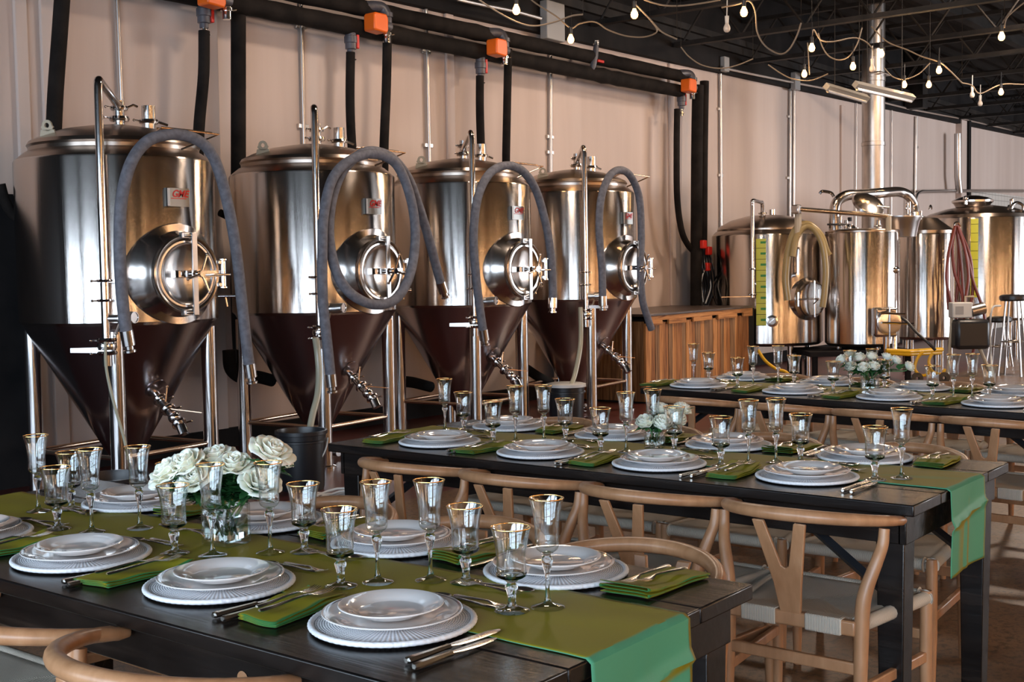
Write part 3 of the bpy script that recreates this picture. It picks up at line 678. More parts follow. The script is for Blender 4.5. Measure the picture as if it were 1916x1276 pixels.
    mb.box(-.06, .06, -.006, .006, 1.41, 1.425, m=Matrix.Translation((X, Y, 0)) @ Matrix.Rotation(R(-37), 4, 'Z'))
    clamp(mb, (X, Y, 1.06), (0, 0, 1), .056, .012); clamp(mb, (X, Y, .98), (0, 0, 1), .056, .012)
    mb.build('pipe_clamp', M_ss, t)
    # blow off arm with pressure gauge
    rt = Vector((math.sin(AZ), -math.cos(AZ), 0)); g0 = Vector((X, Y, 1.19))
    g = MB(); g.tube([g0, g0 + rt * .11], [.02, .024], 14); g.tube([g0 + rt * .08, g0 + rt * .095], .036, 14); g.tube([g0 + rt * .10, g0 + rt * .155 + Vector((0, -.02, .005))], .036, 18)
    g.tube([g0 + rt * .085 + Vector((0, 0, -.03)), g0 + rt * .06 + Vector((0, 0, -.09))], .009, 6); g.ball(g0 + rt * .06 + Vector((0, 0, -.09)), .012, 8, 6)
    g.build('pressure_fitting', M_ssb, t)
    d_ = (rt * .6 + Vector((0, -1, 0))).normalized(); q = g0 + rt * .155 + Vector((0, -.02, .005))
    MB().lathe([(0, 0), (.033, 0), (.036, .006), (.036, .014), (.031, .014), (.031, .010), (0, .010)], 20, m=axm(q, d_)).build('gauge_dial', M_ss, t)
    # butterfly valve with flat handle
    v = MB(); v.tube([(X, Y, 1.05), (X, Y, .90)], .03, 14); v.lathe([(0, -.02), (.055, -.02), (.06, 0), (.055, .02), (0, .02)], 18, m=Matrix.Translation((X, Y, 1.02)))
    v.build('butterfly_valve', M_ss, t)
    hv = MB()
    if i in (0, 2):
        e1 = -rt * .24; hv.prism([(0, -.020), (.06, -.018), (.25, -.014), (.25, .014), (.06, .016), (0, .020)], -.006, .006, axis='y', m=Matrix.Translation((X, Y - .05, 1.00)) @ Matrix.Rotation(R(180 - 52 ), 4, 'Z'))
        hv.build('valve_handle', M_ssb, t)
    elif i == 1:
        hv.prism([(-.022, 0.02), (-.03, -.06), (-.018, -.24), (.018, -.24), (.03, -.06), (.022, 0.02)], -.006, .006, axis='y', m=Matrix.Translation((X, Y - .06, 1.02)) @ Matrix.Rotation(R(-30), 4, 'Z'))
        hv.build('valve_handle', M_ssb, t)
    else:
        hv.box(-.02, .16, -.006, .006, -.014, .014, m=Matrix.Translation((X, Y - .06, 1.09)) @ Matrix.Rotation(R(-50), 4, 'Z'))
        hv.build('valve_handle', M_ssb, t)
    # manway: saucer, neck, door, crossbar, spindle handle, hinge  (faces -Y)
    DZ, YF = 1.455, -TR
    A = axm((0, YF, DZ), (0, -1, 0))
    # saddle where the saucer meets the cylinder, so that it touches all the way round
    mb = MB(); n_ = 72
    ring0 = []; ring1 = []; ring2 = []; ring3 = []
    for k in range(n_):
        th_ = 2 * PI * k / n_; ex, ez = math.cos(th_), math.sin(th_)
        xx, zz = .345 * ex, .325 * ez
        ring0.append(mb.vert((xx, -math.sqrt(TR ** 2 - xx ** 2) + .004, DZ + zz)))
        xx, zz = .338 * ex, .318 * ez
        ring1.append(mb.vert((xx, -math.sqrt(TR ** 2 - xx ** 2) - .012, DZ + zz)))
        xx, zz = .275 * ex, .275 * ez
        ring2.append(mb.vert((xx, YF - .01, DZ + zz)))
        xx, zz = .238 * ex, .238 * ez
        ring3.append(mb.vert((xx, YF - .055, DZ + zz)))
    for A_, B_ in ((ring0, ring1), (ring1, ring2), (ring2, ring3)):
        for k in range(n_): mb.face([A_[k], A_[(k + 1) % n_], B_[(k + 1) % n_], B_[k]])
    recalc(mb.build('manway_saucer', M_ss2, t, sharp=25))
    ring = MB(); ring.lathe([(.238, .03), (.246, .06), (.252, .075), (.250, .092), (.240, .098), (.226, .095), (.218, .085), (.218, .03)], 72, m=A)
    ring.build('manway_ring', M_ss2, t)
    door = MB(); door.lathe([(.212, .055), (.215, .082), (.210, .090), (.198, .090), (.188, .078), (.15, .068), (.10, .058), (.05, .052), (0, .050)], 72, m=A)
    dr = door.build('manway_door', M_ss2, t)
    yb = YF - .125
    bar = MB(); bar.box(.012, .052, yb - .008, yb + .008, DZ - .262, DZ + .262)
    bar.box(-.05, .05, yb + .01, yb + .045, DZ + .225, DZ + .262); bar.box(-.05, .05, yb + .01, yb + .045, DZ - .262, DZ - .225)
    bar.tube([(-.035, yb + .02, DZ + .243), (.05, yb + .01, DZ + .243)], .015, 10); bar.tube([(-.035, yb + .02, DZ - .243), (.05, yb + .01, DZ - .243)], .015, 10)
    bar.build('crossbar', M_ssb, t, bevel=.003)
    hd = MB(); hd.tube([(.032, YF - .06, DZ), (.032, yb - .07, DZ)], .014, 12); hd.tube([(.032, yb - .01, DZ), (.032, yb - .035, DZ)], .026, 6)
    hd.tube([(.032, yb - .055, DZ), (.032, yb - .08, DZ)], .022, 12)
    for an in ((78, 118, 250)[i % 3] if False else 75, 195 if i != 1 else 225, 290 if i != 1 else 345):
        e_ = Vector((math.cos(R(an)), -.15, math.sin(R(an)))); q0 = Vector((.032, yb - .067, DZ)); hd.tube([q0, q0 + e_ * .125], [.009, .008], 8); hd.ball(q0 + e_ * .125, .011, 8, 6)
    hd.build('spindle_handle', M_ss, t)
    hb = MB(); hb.box(-.05, .262, YF - .095, YF - .065, DZ - .022, DZ + .022); hb.tube([(.265, YF - .115, DZ - .085), (.265, YF - .115, DZ + .085)], .017, 12)
    hb.tube([(.02, yb - .02, DZ - .008), (.29, yb - .02, DZ - .008)], .008, 8)
    for z in (-.09, .09): hb.tube([(.265, YF - .115, DZ + z - .006), (.265, YF - .115, DZ + z + .006)], .026, 12); hb.box(.225, .262, YF - .12, YF - .06, DZ + z * .8 - .012, DZ + z * .8 + .012)
    hb.build('hinge', M_ss, t, bevel=.002)
    # nameplate
    px_, pz = .0, 1.94
    pl = MB(); pl.box(-.085, .085, YF - .022, YF - .016, pz - .058, pz + .058); pl.box(-.085, -.079, YF - .022, YF + .01, pz - .058, pz + .058)
    plo = pl.build('nameplate', M_plateinfo, t)
    plo['label'] = 'steel maker plate with red letters'
    wt = MB(); wt.box(-.083, -.063, YF - .0235, YF - .0222, pz - .054, pz + .054); wt.build('plate_edge', M_pwh, plo)
    fc = bpy.data.curves.new('plate_lettering', 'FONT'); fc.body = 'GME'; fc.size = .062; fc.shear = .35; fc.extrude = .0006; fc.align_x = 'CENTER'; fc.offset = .0016
    fc.materials.append(M_text); tmp = bpy.data.objects.new('tmp', fc); col.objects.link(tmp)
    tm = bpy.data.meshes.new_from_object(tmp.evaluated_get(bpy.context.evaluated_depsgraph_get())); bpy.data.objects.remove(tmp)
    fo = bpy.data.objects.new('plate_lettering', tm); col.objects.link(fo); fo.parent = plo
    fo.location = (.012, YF - .0232, pz + .002); fo.rotation_euler = (PI / 2, 0, 0); fo.scale = (1.0, 1, 1)
    sw = MB(); sw.box(-.055, .062, YF - .0236, YF - .0226, pz - .010, pz - .005); sw.build('plate_swoosh', M_text, plo)
    # racking arm low on the cone
    zr = .70; rr = .055 + (TR - .075) * (zr - .16) / (ZB - .16)
    dd = Vector((0, -.80, -.60)).normalized(); c0 = Vector((0, -rr + .04, zr))
    fl = MB(); nrm = Vector((0, -.87, -.5)); fl.lathe([(0, -.005), (.075, -.004), (.078, .004), (0, .012)], 32, m=axm((0, -rr - .002, zr), nrm)); fl.build('arm_flange', M_cone, t)
    ar = MB(); ar.tube([c0, c0 + dd * .22], .025, 14); clamp(ar, c0 + dd * .10, dd, .045, .012); clamp(ar, c0 + dd * .20, dd, .045, .012)
    ar.tube([c0 + dd * .22, c0 + dd * .36], [.03, .03], 16); ar.ball(c0 + dd * .28, .042, 14, 10); clamp(ar, c0 + dd * .34, dd, .045, .012)
    ar.tube([c0 + dd * .36, c0 + dd * .40 + Vector((0, 0, -.03))], .034, 14); ar.build('racking_arm', M_ss, t)
    lv = MB(); q0 = c0 + dd * .16; lv.tube([q0, q0 + Vector((.02, -.0, .12))], .006, 8); lv.ball(q0 + Vector((.02, 0, .12)), .010, 8, 6)
    q1 = c0 + dd * .24 + Vector((0, 0, .03)); lv.box(0, .20, -.012, .012, -.003, .003, m=Matrix.Translation(q1) @ Matrix.Rotation(R(-25 if i else -50), 4, 'Z') @ Matrix.Rotation(R(8), 4, 'Y')); lv.build('arm_lever', M_brass, t)
    # thermowell stub at the right
    sa = R(-38); s0 = Vector((TR * math.cos(sa), TR * math.sin(sa), 1.30)); sd = Vector((math.cos(sa), math.sin(sa), 0))
    st = MB(); st.tube([s0, s0 + sd * .12], .011, 10); st.lathe([(0, 0), (.022, 0), (.022, .012), (0, .012)], 14, m=axm(s0 + sd * .11, sd)); st.tube([s0 + sd * .05, s0 + sd * .06 + Vector((0, 0, -.07))], .007, 8)
    st.build('sample_valve', M_ss, t)
    # wire rack for the hose, over the front right of the shoulder
    hz = ZT_ + .17; hx = .02
    wr = MB(); a0 = Vector((hx - .12, -TR + .13, ZT_ + .12)); b0 = Vector((hx + .06, -TR + .04, ZT_ + .05)); c_ = Vector((hx - .13, -TR - .02, hz)); e_ = Vector((hx + .25, -TR - .10, hz - .02))
    wr.tube([a0, c_, e_, b0], .007, 8); wr.tube([c_, e_ + Vector((0, .07, .015)), Vector((hx - .1, -TR + .07, hz + .005))], .007, 8); wr.build('hose_rack', M_brass, t)
    return t
M_ss2 = steel('satin_manway_steel', (.60, .56, .53), .20)
for i, (zt, lb) in enumerate(((2.64, 'left end conical steel fermenter, largest in view, one hose over its rack'),
                              (2.64, 'second conical steel fermenter from the left, hose coiled in a loop over its door'),
                              (2.60, 'third conical steel fermenter from the left'),
                              (2.60, 'fourth conical steel fermenter, beside the wooden counter'))):
    make_fermenter(i, zt, lb)

# ------------------------------------------------------------------ hoses hung on the racks
def hose(name, label, pts, Y, r=.036, ends=(1, 1), mtl=None, cat='hose'):
    P = []
    for q in pts:
        yy = Y if len(q) < 3 else q[2]; P.append(oy(q[0], q[1], yy))
    base = P[0].copy(); t = empty(name, base, 0, label, cat); P = spline([p_ - base for p_ in P], 8)
    MB().tube(P, r, 14).build('hose_body', mtl or M_hose, t)
    for e, (p0, p1) in zip(ends, ((P[0], P[3]), (P[-1], P[-4]))):
        if e:
            d_ = (p0 - p1).normalized(); c = MB(); c.lathe([(0, -.07), (r * 1.12, -.07), (r * 1.12, .02), (r * .75, .025), (r * .75, .045), (r * 1.05, .05), (r * 1.05, .062), (0, .062)], 20, m=axm(p0, d_)); c.build('end_fitting', M_ss, t)
    return t
HY = TY - TR - .13
hose('brewing_hose', 'thick grey hose hanging over the left end tank',
     [(240, 640), (232, 590), (226, 520), (224, 440), (228, 370), (245, 305), (275, 265), (315, 252), (355, 256), (386, 275), (408, 315), (428, 390), (442, 470), (452, 560), (462, 650), (469, 700)], HY - .02)
hose('brewing_hose', 'long grey hose coiled twice in a loop on the second tank',
     [(620, 718, HY - .11), (612, 640, HY - .11), (604, 560, HY - .11), (603, 470, HY - .09), (606, 400, HY - .06), (622, 335, HY - .04), (655, 300, HY - .04), (700, 288, HY - .04), (742, 308, HY - .06), (768, 370, HY - .08), (777, 440, HY - .10), (768, 510, HY - .16), (742, 558, HY - .19),
      (700, 570, HY - .19), (655, 548, HY - .17), (628, 505, HY - .11), (616, 440, HY - .04), (622, 370, HY), (645, 315, HY), (685, 284, HY), (728, 292, HY + .02), (762, 330, HY + .02), (785, 390, HY), (806, 460, HY), (822, 520, HY), (829, 543, HY)], HY, .036)
hose('brewing_hose', 'thick grey hose hanging over the third tank',
     [(906, 632), (898, 580), (890, 510), (886, 440), (894, 370), (915, 326), (945, 310), (975, 318), (1000, 350), (1018, 405), (1030, 470), (1034, 540), (1034, 572)], HY)
hose('brewing_hose', 'thick grey hose hanging over the fourth tank to the wooden counter',
     [(1128, 568), (1126, 500), (1121, 430), (1125, 370), (1140, 330), (1160, 318), (1180, 330), (1196, 370), (1200, 440), (1198, 500), (1202, 560), (1212, 595), (1219, 616)], HY, ends=(1, 0))
# thin waste tubes into buckets
def bucket(name, label, px, py, R_, H_, m, white=False, handle=True, water=None):
    p = oz(px, py, 0); t = empty(name, p, 0, label, 'bucket')
    b_ = MB(); b_.lathe([(0, 0), (R_ * .86, 0), (R_ * .90, .02), (R_ * .97, H_ * .80), (R_ * 1.05, H_ * .81), (R_ * 1.05, H_ * .84), (R_ * .99, H_ * .85), (R_ * 1.0, H_ * .93), (R_ * 1.06, H_ * .94), (R_ * 1.06, H_), (R_ * .98, H_), (R_ * .94, H_ * .9), (R_ * .85, .03), (0, .03)], 40)
    b_.build('pail', m, t)
    if handle:
        hb = MB(); rr = R_ * 1.08; pts = []
        for k in range(13):
            a_ = PI * k / 12; pts.append((rr * math.cos(a_) * 1.0, -rr * .92 * math.sin(a_) * .55, H_ * .86 - H_ * .5 * math.sin(a_)))
        hb.tube(spline(pts, 2), .005, 8); h_ = hb.build('bail_handle', M_pwh, t); h_.rotation_euler = (0, 0, R(-50))
        g = MB(); g.tube([pts[5], pts[6], pts[7]], .012, 10); g_ = g.build('grip', M_pwh, h_)
    if white: l_ = MB(); l_.lathe([(0, H_ + .012), (R_ * .9, H_ + .012), (R_ * 1.08, H_ + .004), (R_ * 1.08, H_ - .02), (R_, H_ - .02)], 36); l_.build('lid', M_pwh, t)
    return t
bucket('waste_bucket', 'black bucket with white wire handle under the second tank', 566, 915, .165, .40, M_pbk)
bucket('waste_bucket', 'dark bucket with a pale lid under the fourth tank', 1060, 800, .17, .40, M_pbk, True, False)
bucket('waste_bucket', 'wide black tub on the floor under the left end tank', 215, 985, .20, .30, M_pbk, handle=False)
def vtube(pts, r, label, m=M_hoseclr, name='waste_tube'):
    P = [oy(x, y, Y) for x, y, Y in pts]; return tag(MB().tube(spline(P, 8), r, 12).build(name, m), label, 'tube')
vtube([(590, 632, 6.46), (594, 660, 6.46), (597, 700, 6.44), (594, 740, 6.42), (584, 780, 6.40), (576, 825, 6.38)], .024, 'milky hose from the second tank valve into the black bucket')
vtube([(1086, 575, 6.46), (1087, 620, 6.44), (1085, 655, 6.40), (1076, 700, 6.38), (1068, 722, 6.36)], .022, 'milky hose from the fourth tank valve down to the lidded bucket')
vtube([(197, 640, 6.44), (199, 690, 6.40), (212, 750, 6.32), (232, 820, 6.2), (240, 860, 6.15)], .009, 'thin clear tube from the left end tank valve to the floor tub')
p = oz(652, 945, 0)
mb = MB(); pts = []
for k in range(90):
    a_ = 2 * PI * k / 22; rr = .19 + .02 * math.sin(k * .37); pts.append((p.x + rr * math.cos(a_), p.y + rr * math.sin(a_), .015 + .012 * (k / 22) + .02 * abs(math.sin(k * .7))))
mb.tube(pts, .008, 8); tag(mb.build('coiled_tube', M_pwh), 'coil of white tubing on the red floor behind the middle table', 'tube')
# cable running along the wall behind the tanks
for x0, x1, lb in (((236, 470), (236, 500), 'a'),): pass

# ================================================================== WOODEN COUNTER
CO = oz(1208, 588, .96); CRZ = R(4)
t = empty('wooden_counter', (CO.x, CO.y, 0), CRZ, 'bar counter clad in rough vertical pallet boards with a dark top', 'counter')
rnd = random.Random(3); CL = 2.78
mb = MB(); mb.box(.03, CL - .03, .03, 1.1, 0, .90); mb.build('carcass', M_black, t)
x = 0; k = 0; boards = [MB(), MB(), MB()]
while x < CL - .02:
    wd = min(rnd.choice((.09, .12, .15, .10)), CL - x); j = k % 3 if rnd.random() < .7 else rnd.randrange(3); dz = rnd.choice((0, 0, -.012, .008))
    boards[j].box(x + .002, x + wd - .003, -.002 + rnd.random() * .008, .028, .02, .86 + dz); x += wd; k += 1
y = .03; sb = [MB(), MB(), MB()]
while y < 1.05:
    wd = rnd.choice((.09, .12, .14)); sb[rnd.randrange(3)].box(-.002 + rnd.random() * .006, .028, y + .002, y + wd - .002, .02, .88); y += wd
for j in range(3): boards[j].build('front_boards', M_planks[j], t, smooth=False, bevel=.002); sb[j].build('side_boards', M_planks[(j + 1) % 3], t, smooth=False, bevel=.002)
mb = MB(); x = 0
mb.box(-.01, CL + .05, -.028, -.002, .885, .935)
for a_, b_ in ((.0, .34), (.50, .93), (1.12, 1.62), (1.80, 2.35), (2.55, CL + .05)): mb.box(a_, b_, -.028, -.002, .835, .886)
mb.build('pallet_rail', M_plankx, t, smooth=False, bevel=.002)
MB().box(-.03, CL + .06, -.04, 1.12, .935, .962).build('counter_top', M_ctop, t, bevel=.004)
MB().box(CL + .0, CL + .16, .0, .10, 0, .93).build('corner_post', M_black, t)
# odds and ends at the foot of the riser, on the counter's far side
t = empty('hanging_cables', oy(1322, 470, WY - .35), 0, 'tangle of black cables with red connectors beside the risers', 'cable')
o_ = t.location.copy(); mb = MB()
for k in range(7):
    mb.tube(spline([oy(1310 + k * 2, 462, WY - .35) - o_, oy(1304 + k * 5, 500, WY - .38 - .02 * k) - o_, oy(1312 + k * 4, 540, WY - .38) - o_, oy(1306 + k * 3, 575, WY - .36) - o_], 6), .012, 6)
mb.build('black_cable', M_pbk, t)
mb = MB(); mb.tube(spline([oy(1319, 500, WY - .42) - o_, oy(1312, 530, WY - .42) - o_, oy(1316, 565, WY - .42) - o_], 6), .009, 6); mb.tube(spline([oy(1322, 505, WY - .42) - o_, oy(1330, 535, WY - .42) - o_, oy(1320, 568, WY - .42) - o_], 6), .009, 6); mb.build('grey_cable', M_pwh, t)
for q in ((1326, 470), (1324, 500), (1316, 458)): c = oy(q[0], q[1], WY - .45) - o_; MB().box(c.x - .05, c.x + .05, c.y - .03, c.y + .03, c.z - .05, c.z + .06).build('red_connector', M_pred, t, bevel=.012)

# ================================================================== BREWHOUSE
def vat(label, px, dep, R_, zb, zt, dome, name='brewing_vat', legs=4, lz=0):
    c = pd(px, 500, dep); t = empty(name, (c.x, c.y, 0), 0, label, 'brewing tank')
    MB().lathe([(R_ - .02, zb), (R_, zb + .02), (R_, zt - .012), (R_ - .006, zt)], 72).build('shell', M_tank, t)
    MB().lathe([(0, zb - .02), (R_ - .05, zb - .02), (R_ - .02, zb)], 72).build('base_skirt', M_ssb, t)
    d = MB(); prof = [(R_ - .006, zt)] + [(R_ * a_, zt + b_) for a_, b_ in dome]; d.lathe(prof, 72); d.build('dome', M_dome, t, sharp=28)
    for k in range(legs):
        a_ = R(45 + 90 * k + 10); L = MB(); L.tube([((R_ - .12) * math.cos(a_), (R_ - .12) * math.sin(a_), lz), ((R_ - .12) * math.cos(a_), (R_ - .12) * math.sin(a_), zb)], .04, 14); L.build('leg', M_ss, t)
    return t, Vector((c.x, c.y, 0))
tocam = lambda c: (Vector((-c.x, -c.y, 0))).normalized()
def lat(c, u, R_, extra=0.0):
    """point on a vat's surface at screen offset u (-1..1) seen from the dining room"""
    f_ = tocam(c); s_ = Vector((f_.y, -f_.x, 0)) * -1
    s_ = Vector((math.sin(AZ), -math.cos(AZ), 0))
    n_ = (f_ * math.sqrt(max(0, 1 - u * u)) + s_ * u).normalized()
    return n_ * (R_ + extra), n_
# yellow scaled tank
V1, c1_ = vat('steel tank with a yellow and green level scale on its side', 1435, 16.1, .72, .45, 1.86, [(.93, .05), (.90, .06), (.90, .08), (.86, .12), (.65, .20), (.35, .255), (0, .27)])
def on_v(c, R_, px, z, extra=0):
    dd_ = ray(px, 500); dd_ = Vector((dd_.x, dd_.y, 0)).normalized(); rel = Vector((-c.x, -c.y, 0))
    b_ = rel.dot(dd_); cc_ = rel.length_squared - (R_ + extra) ** 2; disc = max(0, b_ * b_ - cc_); s_ = -b_ - math.sqrt(disc)
    P = dd_ * s_ - Vector((c.x, c.y, 0)); P.z = z; n_ = Vector((P.x, P.y, 0)).normalized(); return P, n_
P0, n0 = on_v(c1_, .72, 1424, 1.1)
ang = math.atan2(n0.y, n0.x); mb = MB()
hw = .062 / .72
def strip_on(mbq, R_, a0, a1, z0, z1, n=4):
    I = [[mbq.vert((R_ * math.cos(a0 + (a1 - a0) * k / n), R_ * math.sin(a0 + (a1 - a0) * k / n), z)) for z in (z0, z1)] for k in range(n + 1)]
    for k in range(n): mbq.face([I[k][0], I[k + 1][0], I[k + 1][1], I[k][1]])
strip_on(mb, .7215, ang - hw, ang + hw, .70, 1.80, 6); mb.build('level_scale', M_scale, V1)
mb = MB()
for k in range(8): z = .76 + k * .14; strip_on(mb, .7225, ang - hw * .1, ang + hw, z, z + .028, 3)
mb.build('scale_marks', M_green, V1)
mb = MB()
for k in range(8): z = .70 + k * .14; strip_on(mb, .7225, ang - hw, ang + hw, z, z + .005, 4)
mb.build('scale_lines', M_black, V1)
def manway(root, c, R_, px, z, s=.24, name='manway'):
    P, n_ = on_v(c, R_, px, z); A = axm(P - n_ * .03, n_)
    MB().lathe([(s * 1.25, -.02), (s * 1.18, .05), (s * 1.0, .07), (s * 1.02, .11), (s * .92, .12), (s * .88, .10), (s * .6, .085), (0, .075)], 48, m=A).build(name + '_door', M_ss2, root)
    mb = MB(); up = Vector((0, 0, 1)); q = P + n_ * .11; sd = n_.cross(up).normalized()
    mb.tube([q - up * s, q + up * s], .014, 8); mb.tube([q - sd * s * .2, q + sd * s * 1.25], .010, 8); mb.tube([q, q + n_ * .08], .014, 10)
    for e_ in (up, -up * .6 - sd, -up * .6 + sd): mb.tube([q + n_ * .07, q + n_ * .07 + e_.normalized() * .12], .008, 8)
    mb.tube([P - sd * s * -1.15 + n_ * .08 + up * .09, P + sd * s * 1.15 + n_ * .08 - up * .09], .016, 8); mb.build(name + '_handle', M_ss, root)
manway(V1, c1_, .72, 1512, 1.03, .23)
P, n_ = on_v(c1_, .72, 1444, .76); mb = MB(); mb.lathe([(.075, 0), (.075, .04), (.05, .045), (.045, .03), (0, .03)], 24, m=axm(P, n_)); mb.box(-.05, .05, -.006, .006, .03, .045, m=axm(P, n_, .7)); mb.build('inspection_port', M_ss, V1)
# its cleaning pipe with the offset elbow
P1, _n = on_v(c1_, .72, 1408, 1.6, .12); mb = MB(); tz = 2.28
mb.tube([(P1.x, P1.y, 1.06), (P1.x, P1.y, tz - .06)] + spline([(P1.x, P1.y, tz - .06), (P1.x * .96, P1.y * .96, tz), (P1.x * .5, P1.y * .5, tz + .0), (P1.x * .35, P1.y * .35, tz), (P1.x * .3, P1.y * .3, tz - .06)], 5)[1:] + [(P1.x * .3, P1.y * .3, 2.05)], .026, 12)
clamp(mb, (P1.x * .3, P1.y * .3, 2.14), (0, 0, 1), .05, .012); mb.tube([(.12, -.02, 2.06), (.12, -.02, 2.2)], .04, 14); clamp(mb, (.12, -.02, 2.12), (0, 0, 1), .055, .012); mb.build('cleaning_pipe', M_ss, V1)
mb = MB(); mb.tube([(P1.x, P1.y, 1.24), (P1.x * .86, P1.y * .86, 1.24)], .012, 8); clamp(mb, (P1.x, P1.y, 1.42), (0, 0, 1), .045, .01); clamp(mb, (P1.x, P1.y, 1.10), (0, 0, 1), .05, .012)
mb.box(-.42, 0, -.006, .006, .97, .98, m=Matrix.Translation((P1.x, P1.y, .1)) @ Matrix.Rotation(R(-40), 4, 'Z')); mb.build('butterfly_valve', M_ss, V1)
mb = MB()
for z in (1.34, 1.66): P, n_ = on_v(c1_, .72, 1488, z); mb.tube([P, P + n_ * .07], .03, 10)
P, n_ = on_v(c1_, .72, 1488, 1.34); P2, _ = on_v(c1_, .72, 1488, 1.66); mb.tube([P + n_ * .06, P2 + n_ * .06], .016, 8); mb.build('sight_glass', M_ss, V1)
# tan hoses over the tank
def hose2(name, label, pts, dep, r, m, ends=(0, 0), cat='hose'):
    P = [pd(x, y, dep + (q[0] if q else 0)) for x, y, *q in pts]; base = P[0].copy(); t = empty(name, base, 0, label, cat)
    P = spline([p_ - base for p_ in P], 8); MB().tube(P, r, 12).build('hose_body', m, t)
    for e, (p0, p1) in zip(ends, ((P[0], P[3]), (P[-1], P[-4]))):
        if e: c = MB(); c.lathe([(0, -.05), (r * 1.3, -.05), (r * 1.3, .03), (0, .03)], 14, m=axm(p0, p0 - p1)); c.build('end_fitting', M_ss, t)
    return t
hose2('transfer_hose', 'outer tan hose draped over the yellow scaled tank', [(1474, 562), (1470, 520), (1476, 465), (1490, 428), (1512, 420), (1535, 440), (1546, 470), (1551, 478)], 15.06, .045, M_hosetan)
hose2('transfer_hose', 'inner tan hose draped over the yellow scaled tank', [(1483, 480), (1490, 445), (1505, 425), (1522, 428), (1538, 455), (1545, 500), (1543, 545), (1539, 575)], 14.95, .04, M_hosetan)
hose2('transfer_hose', 'thin yellow hose drooping from under the scaled tank', [(1418, 655), (1432, 675), (1452, 690), (1472, 697), (1490, 722), (1498, 729)], 14.2, .018, M_yel)
# mash vessel pair
V2, c2_ = vat('plain steel brewing vessel in front of the exhaust duct', 1613, 15.6, .465, .44, 1.86, [(.99, .02), (.96, .035), (.6, .05), (0, .055)], lz=.385)
V3, c3_ = vat('steel brewing vessel with a conical lid right of the duct', 1728, 16.6, .40, .45, 1.86, [(1.02, .0), (1.02, .04), (.98, .045), (.6, .16), (.45, .21), (0, .24)])
V4, c4_ = vat('large steel kettle with a hatch on top at the right edge', 1832, 18.6, .80, .62, 2.13, [(.97, .05), (.9, .08), (.6, .15), (.3, .19), (0, .2)])
# big overhead vapour arm
p_ = [pd(1561, 440, 15.75), pd(1561, 400, 15.75), pd(1566, 378, 15.75), pd(1584, 366, 15.8), pd(1610, 364, 15.9), pd(1650, 361, 16.1), pd(1680, 359, 16.4), pd(1698, 365, 16.5), pd(1708, 380, 16.6), pd(1711, 400, 16.6), pd(1711, 425, 16.6)]
b0 = p_[0].copy(); t = empty('vapour_arm', b0, 0, 'fat polished steel pipe arching over the middle brewing vessels', 'pipe')
MB().tube(spline([q - b0 for q in p_], 8), .068, 20).build('arm_pipe', M_ss2, t)
e_ = p_[-2] - b0; MB().lathe([(.068, -.06), (.088, -.05), (.088, .02), (.068, .03)], 20, m=Matrix.Translation(e_)).build('arm_collar', M_ss, t)
mb = MB(); q = pd(1560, 368, 15.7) - b0; mb.tube(spline([q, q + Vector((-.02, .03, .05)), q + Vector((-.10, .11, .07)), q + Vector((-.12, .14, .04))], 4), .02, 8); mb.build('bleed_spout', M_ss, t)
# long level arm (handle bar) over the vessel
p0 = pd(1490, 391, 14.9); p1 = pd(1668, 405, 14.95); dv = p1 - p0
t = empty('swing_arm', p0, 0, 'long slim steel bar pointing left above the plain brewing vessel', 'pipe')
MB().tube([(0, 0, 0), dv * .5, dv * .93, dv], [.028, .028, .028, .02], 12).build('bar', M_ss2, t)
MB().box(-.05, .05, -.05, .05, -.06, .05).build('end_cap', M_ssb, t, bevel=.015)
mb = MB(); mb.tube([dv * .97, dv * .97 + Vector((0, 0, -.18))], .035, 12); mb.tube([Vector((.05, 0, -.05)), Vector((.05, 0, -.33))], .045, 8); mb.build('bar_post', M_cream, t)
# hinged hatch lid standing open
h0 = pd(1660, 400, 15.5); t = empty('hatch_lid', h0, 0, 'open round hatch lid leaning over the brewing vessel', 'lid')
mm = axm(pd(1625, 381, 15.45) - h0, Vector((-.35, -.55, .65)))
MB().lathe([(0, .05), (.12, .04), (.20, .01), (.215, -.02), (.20, -.035), (.19, -.02), (.10, .01), (0, .02)], 36, m=mm).build('lid_disc', M_ss2, t)
mb = MB(); a_ = pd(1640, 386, 15.4) - h0; b_ = pd(1662, 388, 15.45) - h0; c_ = pd(1662, 402, 15.5) - h0; mb.tube([a_, b_, c_], .018, 8); mb.build('hinge_arm', M_ssb, t)
# steel trough ring between vessels
q = pd(1684, 408, 15.6); t = empty('manifold_bowl', q, 0, 'dark shallow steel bowl between the two brewing vessels', 'bowl')
MB().lathe([(0, -.24), (.20, -.24), (.24, -.05), (.27, 0), (.27, .02), (.24, .02), (.22, -.03), (0, -.03)], 40).build('bowl', M_ssb, t)
